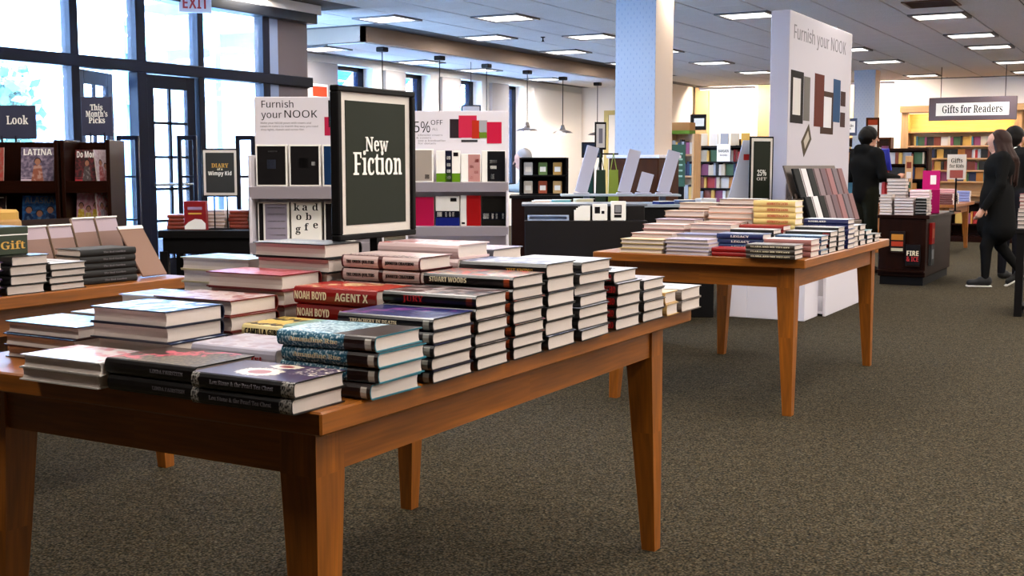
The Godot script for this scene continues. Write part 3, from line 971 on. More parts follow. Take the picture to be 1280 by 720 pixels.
	for s in [
		[0.02, -0.05, 2, 0.25, 0.158, 0.031, "purple", false, 1.6], [0.273, -0.035, 2, 0.248, 0.172, 0.033, "brown", false, 1.2], [0.53, -0.045, 2, 0.24, 0.16, 0.028, "watercolour", true, 2.5],
		[-0.025, 0.132, 4, 0.24, 0.17, 0.031, "turquoise", false, 2.0], [0.235, 0.15, 2, 0.235, 0.17, 0.038, "lavender", false, 1.0], [0.525, 0.138, 4, 0.235, 0.18, 0.035, "blueart", true, 2.0], [0.812, 0.14, 3, 0.25, 0.17, 0.0288, "skyblue", true, 2.0],
		[-0.025, 0.339, 5, 0.245, 0.166, 0.0272, "navy", false, 1.0], [0.378, 0.34, 3, 0.122, 0.15, 0.031, "yellow", false, 0.4], [0.232, 0.334, 3, 0.14, 0.12, 0.033, "mint", false, 0.4], [0.522, 0.335, 4, 0.245, 0.166, 0.036, "thickrose", true, 1.2], [0.83, 0.335, 3, 0.24, 0.166, 0.029, "white", true, 2.0],
		[-0.025, 0.515, 6, 0.25, 0.148, 0.0277, "noir", false, 1.0], [0.245, 0.52, 4, 0.245, 0.15, 0.041, "red", false, 1.0], [0.525, 0.515, 5, 0.245, 0.156, 0.0375, "pinkred", true, 1.0], [0.83, 0.51, 4, 0.24, 0.16, 0.029, "iceblue", true, 2.0],
		[-0.025, 0.68, 7, 0.25, 0.158, 0.0278, "gold", false, 1.0], [0.24, 0.69, 7, 0.24, 0.148, 0.0327, "quilt", false, 1.0], [0.51, 0.672, 7, 0.24, 0.155, 0.0362, "slate", true, 1.2], [0.785, 0.68, 6, 0.24, 0.16, 0.034, "seafoam", true, 1.6],
		[-0.025, 0.848, 6, 0.25, 0.16, 0.0355, "bluecity", false, 1.0], [0.235, 0.856, 7, 0.25, 0.16, 0.0358, "blush", false, 1.0],
		[-0.025, 1.028, 7, 0.24, 0.19, 0.029, "greyblack", false, 2.4], [0.235, 1.035, 7, 0.24, 0.17, 0.0325, "violet", false, 1.0],
		[-0.025, 1.254, 5, 0.24, 0.17, 0.0325, "crimson", false, 1.6], [0.235, 1.255, 3, 0.24, 0.17, 0.033, "linen", false, 1.0],
		[-0.025, 1.447, 4, 0.24, 0.165, 0.0305, "pearl", false, 1.2], [-0.025, 1.622, 2, 0.2, 0.1, 0.036, "cream", false, 1.0], [-0.03, 1.732, 2, 0.24, 0.17, 0.036, "silver", false, 1.2],
	]:
		stack(T, s[0], s[1], s[2], s[3], s[4], s[5], s[6], s[7], w, g, s[8])

func build_books_second() -> void:
	kind("creamedge", "cream hardcover with yellow tinted edges", "plain", [Color(0.82, 0.76, 0.62), Color(0.66, 0.5, 0.3), Color(0.6, 0.3, 0.25)], Color(0.78, 0.68, 0.44))
	kind("lilac", "thin lilac white hardcover", "cloud", [Color(0.76, 0.74, 0.82), Color(0.84, 0.82, 0.86), Color(0.4, 0.42, 0.7)], Color(0.66, 0.64, 0.74))
	kind("scarlet", "small scarlet hardcover", "plain", [Color(0.6, 0.05, 0.06), Color(0.8, 0.5, 0.4), Color(0.4, 0.03, 0.04)], Color(0.5, 0.03, 0.04))
	kind("tweed", "grey brown hardcover with printed spine", "cloud", [Color(0.55, 0.56, 0.58), Color(0.7, 0.72, 0.74), Color(0.3, 0.27, 0.24)], Color(0.2, 0.17, 0.15), "CLARA AND MR TIFFANY", "cream_print", {"w": 0.8, "s": 0.3})
	kind("bone", "bone white hardcover with a pink edge", "plain", [Color(0.84, 0.78, 0.74), Color(0.7, 0.5, 0.46), Color(0.5, 0.4, 0.4)], Color(0.7, 0.45, 0.42))
	kind("periwinkle", "periwinkle hardcover", "plain", [Color(0.5, 0.54, 0.72), Color(0.8, 0.8, 0.86), Color(0.4, 0.4, 0.5)], Color(0.45, 0.48, 0.66))
	kind("denim", "denim blue hardcover with white cover art", "bands", [Color(0.8, 0.82, 0.86), Color(0.1, 0.2, 0.42), Color(0.3, 0.45, 0.65)], Color(0.07, 0.15, 0.34), "LEGACY", "white_print", {"w": 0.4, "s": 0.4})
	kind("archwhite", "white hardcover with a curved red spine", "plain", [Color(0.85, 0.84, 0.86), Color(0.6, 0.3, 0.3), Color(0.4, 0.3, 0.3)], Color(0.55, 0.35, 0.33))
	kind("coral", "coral edged hardcover", "plain", [Color(0.82, 0.7, 0.66), Color(0.86, 0.78, 0.7), Color(0.6, 0.3, 0.3)], Color(0.76, 0.56, 0.5))
	kind("peach", "peach coloured hardcover", "plain", [Color(0.84, 0.66, 0.58), Color(0.85, 0.74, 0.68), Color(0.6, 0.3, 0.2)], Color(0.8, 0.6, 0.5))
	kind("azure", "azure spined hardcover", "bands", [Color(0.75, 0.82, 0.88), Color(0.16, 0.36, 0.52), Color(0.5, 0.7, 0.82)], Color(0.06, 0.2, 0.34), "TIDES", "white_print", {"w": 0.3, "s": 0.4})
	kind("rust", "rust red hardcover", "diag", [Color(0.55, 0.1, 0.08), Color(0.7, 0.4, 0.36), Color(0.5, 0.05, 0.05)], Color(0.5, 0.08, 0.05))
	kind("blackred", "black spined hardcover with white top", "plain", [Color(0.8, 0.8, 0.82), Color(0.3, 0.1, 0.12), Color(0.3, 0.3, 0.3)], Color(0.03, 0.03, 0.035))
	kind("butter", "butter yellow hardcover with red title", "plain", [Color(0.84, 0.78, 0.58), Color(0.6, 0.3, 0.12), Color(0.5, 0.3, 0.1)], Color(0.8, 0.71, 0.45), "HENRIETTA LACKS", "red_ink", {"w": 0.5, "s": 0.4, "dx": 0.08})
	kind("royal", "royal blue hardcover with pale lettering", "plain", [Color(0.82, 0.84, 0.9), Color(0.1, 0.16, 0.4), Color(0.1, 0.12, 0.3)], Color(0.05, 0.09, 0.3), "SOURLAND", "white_print", {"w": 0.4, "s": 0.34, "dx": -0.2})
	kind("ashwhite", "ash white hardcover", "plain", [Color(0.8, 0.79, 0.8), Color(0.4, 0.4, 0.42), Color(0.3, 0.3, 0.3)], Color(0.1, 0.1, 0.11))
	kind("rosewhite", "white hardcover with a rose edge", "plain", [Color(0.84, 0.78, 0.78), Color(0.7, 0.4, 0.42), Color(0.4, 0.3, 0.3)], Color(0.72, 0.5, 0.5))
	kind("mauve", "mauve tinted hardcover", "plain", [Color(0.72, 0.66, 0.72), Color(0.5, 0.4, 0.5), Color(0.4, 0.3, 0.3)], Color(0.5, 0.42, 0.52))
	kind("oyster", "oyster coloured hardcover", "plain", [Color(0.8, 0.74, 0.7), Color(0.6, 0.3, 0.3), Color(0.4, 0.3, 0.3)], Color(0.7, 0.52, 0.48))
	kind("sand", "sand coloured hardcover", "plain", [Color(0.8, 0.7, 0.6), Color(0.6, 0.4, 0.3), Color(0.4, 0.3, 0.3)], Color(0.72, 0.56, 0.44))
	kind("ivory", "ivory hardcover with a brown edge", "plain", [Color(0.82, 0.78, 0.7), Color(0.5, 0.34, 0.24), Color(0.4, 0.3, 0.3)], Color(0.6, 0.44, 0.34))
	kind("chalk", "chalk white hardcover with grey spine", "plain", [Color(0.84, 0.83, 0.83), Color(0.4, 0.4, 0.42), Color(0.4, 0.3, 0.3)], Color(0.45, 0.4, 0.4))
	kind("pewter", "pewter grey hardcover", "plain", [Color(0.6, 0.6, 0.64), Color(0.3, 0.3, 0.33), Color(0.3, 0.3, 0.3)], Color(0.08, 0.08, 0.1))
	kind("teal", "teal topped hardcover", "plain", [Color(0.3, 0.5, 0.55), Color(0.7, 0.75, 0.75), Color(0.3, 0.3, 0.3)], Color(0.05, 0.1, 0.13))
	kind("onyx", "onyx black hardcover with white pages", "plain", [Color(0.12, 0.12, 0.13), Color(0.5, 0.5, 0.5), Color(0.3, 0.3, 0.3)], Color(0.03, 0.03, 0.03))
	var T := Vector3(-1.578, 0.7955, -5.696)
	var w := "on the panel-side table"
	var g := "copies on the panel-side table"
	for s in [
		[0.75, 0.015, 3, 0.24, 0.16, 0.0238, "creamedge", true, 1.4], [0.5, 0.015, 4, 0.235, 0.16, 0.0195, "lilac", true, 1.0], [0.3, 0.0, 2, 0.18, 0.13, 0.021, "scarlet", false, 1.6], [0.04, -0.05, 3, 0.245, 0.155, 0.0232, "tweed", false, 1.0],
		[0.77, 0.205, 4, 0.24, 0.16, 0.023, "bone", true, 1.4], [0.52, 0.205, 4, 0.235, 0.16, 0.0235, "periwinkle", true, 1.0], [0.262, 0.16, 4, 0.245, 0.16, 0.0262, "denim", false, 1.0], [0.01, 0.125, 3, 0.24, 0.17, 0.029, "archwhite", false, 1.0],
		[0.775, 0.385, 5, 0.245, 0.16, 0.0262, "rosewhite", true, 1.4], [0.51, 0.385, 5, 0.235, 0.16, 0.0278, "coral", true, 1.0], [0.265, 0.34, 5, 0.235, 0.15, 0.0238, "blackred", false, 1.0], [0.01, 0.312, 4, 0.24, 0.155, 0.0238, "azure", false, 1.0],
		[0.785, 0.56, 5, 0.235, 0.16, 0.0305, "mauve", true, 1.4], [0.525, 0.56, 5, 0.235, 0.16, 0.0285, "oyster", true, 1.0], [0.265, 0.505, 5, 0.245, 0.15, 0.0265, "rust", false, 1.2], [0.01, 0.49, 4, 0.24, 0.165, 0.0272, "crimson", false, 1.0],
		[0.79, 0.735, 6, 0.24, 0.16, 0.0322, "sand", true, 1.4], [0.51, 0.735, 7, 0.26, 0.165, 0.0312, "peach", true, 1.0], [0.25, 0.68, 8, 0.235, 0.16, 0.0325, "butter", false, 0.8], [0.01, 0.67, 5, 0.235, 0.16, 0.0245, "ashwhite", false, 1.0],
		[0.785, 0.92, 7, 0.235, 0.16, 0.0335, "ivory", true, 1.2], [0.52, 0.93, 8, 0.25, 0.16, 0.0325, "chalk", true, 1.0], [0.0, 0.842, 6, 0.245, 0.15, 0.0265, "royal", false, 0.8],
		[0.01, 1.005, 4, 0.235, 0.135, 0.029, "silver", false, 1.0], [0.01, 1.155, 4, 0.235, 0.15, 0.029, "pewter", false, 1.0], [0.01, 1.322, 3, 0.235, 0.17, 0.0255, "teal", false, 1.2], [0.01, 1.53, 2, 0.235, 0.16, 0.0235, "onyx", false, 1.0],
	]:
		stack(T, s[0], s[1], s[2], s[3], s[4], s[5], s[6], s[7], w, g, s[8])

func build_side_table() -> void:
	var T := Vector3(-3.55, 0.7955, -1.701)
	var w := "on the journal table"
	var g := "copies on the journal table"
	kind("plum", "white paged hardcover with a plum cover", "plain", [Color(0.35, 0.2, 0.42), Color(0.7, 0.6, 0.7), Color(0.2, 0.1, 0.2)], Color(0.2, 0.12, 0.28))
	kind("jet", "jet black hardcover with pale page edges", "plain", [Color(0.06, 0.06, 0.07), Color(0.3, 0.3, 0.3), Color(0.1, 0.1, 0.1)], Color(0.03, 0.03, 0.035))
	kind("inkblack", "ink black hardcover with a white cover top", "plain", [Color(0.8, 0.8, 0.82), Color(0.3, 0.3, 0.3), Color(0.1, 0.1, 0.1)], Color(0.025, 0.025, 0.03))
	kind("espresso", "espresso brown hardcover", "plain", [Color(0.07, 0.05, 0.05), Color(0.2, 0.16, 0.14), Color(0.1, 0.1, 0.1)], Color(0.035, 0.02, 0.022), "The Red Garden", "grey_ink", {"w": 0.4, "s": 0.24, "dx": 0.1, "rough": 0.7})
	stack(T, 0.01, 0.83, 5, 0.24, 0.17, 0.03, "plum", false, w, g, 1.2)
	stack(T, 0.01, 1.025, 4, 0.24, 0.165, 0.034, "jet", false, w, g, 1.6)
	stack(T, 0.01, 1.2, 4, 0.24, 0.165, 0.0245, "inkblack", false, w, g, 1.8)
	# brown stack set back with its spines to the aisle
	var y := T.y
	for i in 5:
		book("espresso", 0.25, 0.165, 0.0265, Vector3(-3.7 + rng.randf_range(-0.004, 0.004), y, -3.235 + rng.randf_range(-0.006, 0.006)), PI * 0.5 - 0.12 + rng.randf_range(-0.02, 0.02), "espresso brown hardcover, %s on the journal table" % ("top of its stack" if i == 4 else ORD[4 - i] + " from top"), "espresso brown copies on the journal table")
		y += 0.027
	# sloping wooden rack of kraft journals facing the aisle
	var rack := thing("journal_rack", "dark sloping rack holding kraft journals on the oak table", "rack", Vector3(-3.97, 0.795, -3.34))
	obj("base", MB.new().span(-0.14, 0.14, 0, 0.02, -0.25, 0.25, 0.003).mesh(), M.dark_wood, rack)
	obj("back", MB.new().box(Vector3(-0.085, 0.12, 0.0), Vector3(0.012, 0.24, 0.5), Basis(Vector3.BACK, 0.32)).mesh(), M.dark_wood, rack)
	obj("lip", MB.new().span(0.105, 0.12, 0.02, 0.05, -0.25, 0.25).mesh(), M.dark_wood, rack)
	var kraft := tex(64, 96, func(x, yy):
		var e := noise(12, 0.2, 2).get_noise_2d(x, yy) * 0.03 if false else 0.02 * sin(x * 1.7 + yy * 2.3)
		if yy < 26:
			return Color(0.66 + e, 0.59 + e, 0.62 + e)
		if yy > 74 and yy < 80 and x > 14 and x < 46:
			return Color(0.4, 0.3, 0.28)
		return Color(0.5 + e, 0.39 + e, 0.35 + e))
	var km := mat("kraft_journal", Color(1, 1, 1), 0.8, 0.0, kraft)
	var words := ["first", "second", "third", "fourth", "fifth", "sixth"]
	for i in 4:
		var z := -3.155 - i * 0.123
		var t := thing("journal", "%s kraft journal in the rack counting from the straw bag" % words[i], "journal", Vector3(-3.905, 0.818, z), PI * 0.5, "kraft journals in the rack")
		t.rotation = Vector3(0, PI * 0.5, 0)
		var tilt := Basis(Vector3.RIGHT, -0.33)
		var b := MB.new()
		var hh := 0.225 if i > 1 else 0.2
		for f in [[0.0, 0.012]]:
			b.box(tilt * Vector3(0, hh * 0.5, 0.006), Vector3(0.112, hh, 0.012), tilt, 0.0015)
		# front face carries the printed label
		var q := MB.new()
		q.quad(tilt * Vector3(-0.055, 0.002, 0.0125), tilt * Vector3(0.055, 0.002, 0.0125), tilt * Vector3(0.055, hh - 0.002, 0.0125), tilt * Vector3(-0.055, hh - 0.002, 0.0125))
		obj("body", b.mesh(), mat("kraft_edge", Color(0.62, 0.52, 0.44), 0.85), t)
		obj("front_cover", q.mesh(), km, t)
		obj("flap", MB.new().box(tilt * Vector3(0, hh - 0.003, 0.013), Vector3(0.11, 0.006, 0.016), tilt).mesh(), M.white_print, t)
	# green gift box and a folded straw bag at the near end
	var gb := thing("gift_box", "dark green gift box with yellow script on stacked books", "box", Vector3(-3.72, 0.9335, -2.795))
	obj("box_body", MB.new().span(-0.1, 0.1, 0, 0.07, -0.065, 0.065, 0.003).mesh(), mat("box_green", Color(0.1, 0.16, 0.06), 0.5), gb)
	obj("box_lid", MB.new().span(-0.102, 0.102, 0.073, 0.1, -0.067, 0.067, 0.003).mesh(), M.box_green, gb)
	obj("band", MB.new().span(-0.101, 0.101, 0.0695, 0.0735, -0.066, 0.066).mesh(), M.white_print, gb)
	var l := letters("Gift", 0.028, M.gold_ink, gb, Vector3(0.1006, 0.034, 0.0), "Droid Serif", 0.1)
	l.rotation.y = PI * 0.5
	var bag := thing("paper_bag", "folded straw coloured paper bag behind the green gift box", "bag", Vector3(-3.98, 0.7955, -2.95), 0.0)
	var bb := MB.new()
	bb.prism(PackedVector2Array([Vector2(-0.08, 0), Vector2(0.08, 0), Vector2(0.06, 0.24), Vector2(0.02, 0.27), Vector2(-0.04, 0.27), Vector2(-0.07, 0.24)]), -0.12, 0.12)
	obj("body", bb.mesh(), mat("straw", Color(0.66, 0.5, 0.3), 0.8), bag)
	obj("fold", MB.new().span(-0.05, 0.05, 0.235, 0.285, -0.125, 0.125, 0.01).mesh(), mat("straw_fold", Color(0.72, 0.56, 0.26), 0.8), bag)
	# leaning boards at the far end of the table
	for i in 2:
		var card := thing("leaning_card", ["brown card leaning outermost at the end of the journal table", "blue backed card leaning behind the brown one"][i], "card", Vector3(-3.65 - 0.035 * i, 0.7965, -3.49 - 0.03 * i), PI * 0.5)
		var tl := Basis(Vector3.RIGHT, -0.62)
		obj("board", MB.new().box(tl * Vector3(0.0, 0.12, 0) + Vector3(0, 0.006, 0), Vector3(0.13, 0.24, 0.008), tl, 0.001).mesh(), mat("card_brown", Color(0.5, 0.38, 0.32), 0.8) if i == 0 else mat("card_blue", Color(0.2, 0.28, 0.46), 0.7), card)
		obj("edge_band", MB.new().box(tl * Vector3(0.0, 0.232, 0.005) + Vector3(0, 0.006, 0), Vector3(0.13, 0.012, 0.004), tl).mesh(), M.white_print, card)

func build_signs() -> void:
	var s := thing("framed_sign", "black framed dark green sign with white lettering among stacked books", "sign", Vector3(-1.936, 0.7955, -2.665), PI * 0.5)
	obj("foot", MB.new().span(-0.09, 0.09, 0, 0.008, -0.06, 0.06, 0.003).mesh(), M.black_plastic, s)
	obj("post", MB.new().span(-0.012, 0.012, 0.008, 0.27, -0.012, 0.012).mesh(), M.black_plastic, s)
	var f := MB.new()
	var y0 := 0.256
	var y1 := 0.664
	var hw := 0.18
	f.span(-hw, hw, y1 - 0.016, y1, -0.014, 0.014, 0.003).span(-hw, hw, y0, y0 + 0.016, -0.014, 0.014, 0.003)
	f.span(-hw, -hw + 0.018, y0 + 0.016, y1 - 0.016, -0.014, 0.014, 0.003).span(hw - 0.018, hw, y0 + 0.016, y1 - 0.016, -0.014, 0.014, 0.003)
	obj("frame", f.mesh(), M.black_plastic, s)
	obj("mat_border", MB.new().span(-hw + 0.017, hw - 0.017, y0 + 0.015, y1 - 0.015, -0.008, 0.004).mesh(), M.sign_mat, s)
	obj("panel", MB.new().span(-hw + 0.042, hw - 0.042, y0 + 0.04, y1 - 0.038, -0.0, 0.006).mesh(), M.sign_green, s)
	letters("New", 0.04, M.white_print, s, Vector3(0.0, y1 - 0.152, 0.007), "Droid Serif", 0.105, "title_line")
	letters("Fiction", 0.062, M.white_print, s, Vector3(0.005, y1 - 0.205, 0.007), "Droid Serif", 0.225, "title_line")

# ---------------------------------------------------------------- white device displays
func flat(parent: Node3D, called: String, x: float, y: float, w: float, h: float, z: float, m: Material, d := 0.0012) -> MeshInstance3D:
	return obj(called, MB.new().box(Vector3(x, y, z + d * 0.5), Vector3(w, h, d)).mesh(), m, parent)

func colour(r: float, g: float, b: float) -> StandardMaterial3D:
	var m := mat("paint_%.2f_%.2f_%.2f" % [r, g, b], Color(r, g, b), 0.7)
	m.metallic_specular = 0.25
	return m

func display_unit(label: String, at: Vector3, turn: float) -> Node3D:
	var u := thing("device_display", label, "display stand", at, turn)
	obj("back_panel", MB.new().span(-0.31, 0.31, 0, 1.582, -0.03, 0, 0.003).mesh(), M.white_board, u)
	for s in [-1.0, 1.0]:
		obj("side_post", MB.new().span(s * 0.296, s * 0.31, 0.55, 1.3, 0.0, 0.16, 0.003).mesh(), M.white_board, u)
	obj("base_cabinet", MB.new().span(-0.31, 0.31, 0, 0.55, 0.0, 0.2, 0.004).mesh(), M.white_board, u)
	for y in [1.15, 0.885]:
		var sh := obj("shelf", MB.new().span(-0.295, 0.295, y - 0.02, y, 0.0, 0.15, 0.002).mesh(), mat("shelf_grey", Color(0.62, 0.59, 0.62), 0.45), u)
		obj("shelf_front", MB.new().box(Vector3(0, y - 0.028, 0.158), Vector3(0.618, 0.056, 0.012), Basis(Vector3.RIGHT, 0.2)).mesh(), M.shelf_grey, sh)
	return u

func product(u: Node3D, x: float, y: float, w: float, h: float, label: String, face: Array, group: String) -> Node3D:
	var t := thing("device_case_box", label, "box", u.transform * Vector3(x, y + 0.0005, 0.075), u.rotation.y, group)
	obj("carton", MB.new().span(-w * 0.5, w * 0.5, 0, h, -0.02, 0.02, 0.002).mesh(), M.white_print, t)
	for f in face:
		# each: [x, y, w, h as shares of the front, material]
		flat(t, "printed_front", (f[0] - 0.5) * w + f[2] * w * 0.5, (f[1] + f[3] * 0.5) * h, f[2] * w, f[3] * h, 0.02, f[4])
	return t

func build_device_displays() -> void:
	var u := display_unit("white device display headed furnish your reader, with black cases", Vector3(-3.67, 0, -4.59), 0.505)
	letters("Furnish", 0.034, M.ink, u, Vector3(-0.197, 1.546, 0.0), "Droid Sans", 0.155, "heading", 400)
	letters("your", 0.034, M.ink, u, Vector3(-0.226, 1.496, 0.0), "Droid Sans", 0.1, "heading", 400)
	letters("NOOK", 0.036, M.ink, u, Vector3(-0.087, 1.499, 0.0), "Droid Sans", 0.16, "heading", 400)
	letters("Make your NOOK yours with covers and", 0.009, M.grey_ink, u, Vector3(-0.158, 1.456, 0.0), "Droid Sans", 0.245, "small_print", 400)
	letters("cases in colors to match the way you read", 0.009, M.grey_ink, u, Vector3(-0.142, 1.44, 0.0), "Droid Sans", 0.28, "small_print", 400)
	letters("shop lights, sleeves and screen film", 0.009, M.grey_ink, u, Vector3(-0.175, 1.424, 0.0), "Droid Sans", 0.21, "small_print", 400)
	for p in [[0.1, 1.5, 0.1, 0.13, colour(0.05, 0.05, 0.06)], [0.11, 1.44, 0.16, 0.09, colour(0.66, 0.12, 0.26)], [0.23, 1.49, 0.06, 0.13, colour(0.1, 0.3, 0.5)]]:
		flat(u, "printed_case", p[0], p[1], p[2], p[3], 0.0, p[4])
	var blk := colour(0.055, 0.045, 0.05)
	var gr := "cases on the white display beside the green sign"
	for it in [[-0.212, "black case box with a small silver device picture", [[0.05, 0.04, 0.9, 0.92, blk], [0.36, 0.42, 0.28, 0.22, colour(0.2, 0.22, 0.28)], [0.4, 0.82, 0.3, 0.03, colour(0.5, 0.5, 0.5)]]], [-0.052, "black case box with a round silver clasp", [[0.05, 0.04, 0.9, 0.92, blk], [0.72, 0.5, 0.12, 0.09, colour(0.7, 0.7, 0.7)], [0.3, 0.44, 0.32, 0.24, colour(0.025, 0.02, 0.022)]]], [0.108, "deep blue case box beside the clasped black one", [[0.05, 0.04, 0.9, 0.92, colour(0.04, 0.16, 0.3)]]]]:
		product(u, it[0], 1.15, 0.15, 0.2, it[1], it[2], gr)
	product(u, -0.208, 0.885, 0.15, 0.19, "white case box printed with rows of grey handwriting", [[0.04, 0.03, 0.14, 0.94, blk], [0.24, 0.05, 0.7, 0.9, colour(0.55, 0.52, 0.58)], [0.3, 0.15, 0.58, 0.03, M.grey_ink], [0.3, 0.32, 0.58, 0.03, M.grey_ink], [0.3, 0.5, 0.58, 0.03, M.grey_ink], [0.3, 0.68, 0.58, 0.03, M.grey_ink], [0.3, 0.84, 0.58, 0.03, M.grey_ink]], gr)
	var lb := product(u, -0.05, 0.885, 0.145, 0.19, "white case box printed with scattered black letters", [], gr)
	for q in [["o", -0.035, 0.12], ["b", 0.012, 0.12], ["d", 0.045, 0.165], ["a", -0.005, 0.165], ["k", -0.045, 0.165], ["f", 0.0, 0.07], ["e", 0.045, 0.08], ["g", -0.04, 0.06]]:
		letters(q[0], 0.034, M.ink, lb, Vector3(q[1], q[2], 0.02), "Droid Serif", 0.0, "printed_letter")
	product(u, 0.112, 0.885, 0.15, 0.19, "charcoal case box beside the lettered white one", [[0.05, 0.04, 0.9, 0.92, blk]], gr)

	var v := display_unit("white device display with a percent off heading and coloured cases", Vector3(-3.875, 0, -6.195), 0.505)
	letters("25%", 0.068, M.ink, v, Vector3(-0.242, 1.484, 0.0), "Droid Sans", 0.145, "heading", 400)
	letters("OFF", 0.03, M.ink, v, Vector3(-0.13, 1.512, 0.0), "Droid Sans", 0.072, "heading", 400)
	letters("ALL", 0.016, M.grey_ink, v, Vector3(-0.14, 1.472, 0.0), "Droid Sans", 0.036, "small_print", 400)
	for i in 4:
		letters(["eReader covers", "& covers", "see a bookseller", "for details"][i], 0.011, M.grey_ink, v, Vector3(-0.19 + [0.02, -0.02, 0.03, 0.0][i], 1.436 - i * 0.017, 0.0), "Droid Sans", [0.15, 0.09, 0.17, 0.11][i], "small_print", 400)
	for p in [[-0.015, 1.475, 0.07, 0.115, colour(0.16, 0.12, 0.14)], [0.06, 1.487, 0.11, 0.135, colour(0.72, 0.14, 0.26)], [0.11, 1.47, 0.05, 0.11, colour(0.66, 0.16, 0.08)], [0.155, 1.49, 0.05, 0.07, colour(0.6, 0.6, 0.62)], [0.155, 1.435, 0.05, 0.035, colour(0.36, 0.46, 0.12)], [0.222, 1.45, 0.09, 0.13, colour(0.7, 0.08, 0.22)], [0.07, 1.4, 0.1, 0.014, colour(0.2, 0.2, 0.22)]]:
		flat(v, "printed_case", p[0], p[1], p[2], p[3], 0.0, p[4], 0.001 + 0.0006 * absf(p[0] * 10.0))
	gr = "cases on the percent off display"
	product(v, -0.22, 1.15, 0.15, 0.2, "grey canvas case box with a black round button", [[0.06, 0.04, 0.88, 0.92, colour(0.6, 0.56, 0.52)], [0.66, 0.1, 0.18, 0.13, M.ink]], gr)
	product(v, -0.055, 1.15, 0.145, 0.19, "white and lime case box with a navy strip", [[0.0, 0.0, 1.0, 0.28, colour(0.34, 0.5, 0.06)], [0.38, 0.0, 0.28, 1.0, colour(0.04, 0.06, 0.14)], [0.44, 0.1, 0.16, 0.1, M.white_print], [0.44, 0.3, 0.16, 0.1, M.white_print], [0.44, 0.5, 0.16, 0.1, M.white_print], [0.44, 0.72, 0.16, 0.1, M.white_print], [0.72, 0.82, 0.2, 0.12, M.ink]], gr)
	product(v, 0.083, 1.15, 0.12, 0.17, "white case box with a red leaf pattern", [[0.36, 0.02, 0.6, 0.96, colour(0.7, 0.5, 0.48)], [0.42, 0.1, 0.2, 0.12, colour(0.6, 0.1, 0.1)], [0.66, 0.3, 0.2, 0.1, colour(0.6, 0.12, 0.12)], [0.44, 0.5, 0.2, 0.1, colour(0.56, 0.14, 0.14)], [0.7, 0.7, 0.2, 0.12, colour(0.6, 0.2, 0.2)]], gr)
	product(v, 0.22, 1.15, 0.145, 0.19, "black case box with a white spine and figures", [[0.24, 0.02, 0.74, 0.96, colour(0.03, 0.03, 0.05)], [0.34, 0.6, 0.3, 0.1, M.white_print], [0.36, 0.42, 0.26, 0.1, M.white_print], [0.38, 0.1, 0.14, 0.16, M.white_print]], gr)
	product(v, -0.218, 0.885, 0.15, 0.175, "hot pink case box on the lower shelf", [[0.0, 0.0, 1.0, 1.0, colour(0.68, 0.05, 0.26)]], gr)
	product(v, -0.06, 0.885, 0.145, 0.18, "white case box with a royal blue lower half", [[0.0, 0.0, 1.0, 0.28, colour(0.05, 0.1, 0.42)], [0.0, 0.28, 1.0, 0.22, colour(0.03, 0.04, 0.1)], [0.06, 0.31, 0.2, 0.16, M.white_print], [0.4, 0.31, 0.08, 0.16, M.white_print], [0.56, 0.31, 0.08, 0.16, M.white_print], [0.7, 0.31, 0.08, 0.16, M.white_print], [0.62, 0.82, 0.26, 0.12, M.ink]], gr)
	product(v, 0.08, 0.885, 0.125, 0.185, "bright red case box with a white spine", [[0.3, 0.0, 0.7, 1.0, colour(0.62, 0.04, 0.05)], [0.06, 0.06, 0.16, 0.06, M.ink]], gr)
	product(v, 0.22, 0.885, 0.145, 0.18, "dark olive case box with a navy lettered band", [[0.0, 0.0, 1.0, 1.0, colour(0.07, 0.06, 0.045)], [0.0, 0.2, 1.0, 0.26, colour(0.03, 0.06, 0.14)], [0.06, 0.24, 0.24, 0.18, M.white_print], [0.42, 0.24, 0.08, 0.18, M.white_print], [0.58, 0.24, 0.08, 0.18, M.white_print], [0.86, 0.24, 0.08, 0.18, M.white_print]], gr)

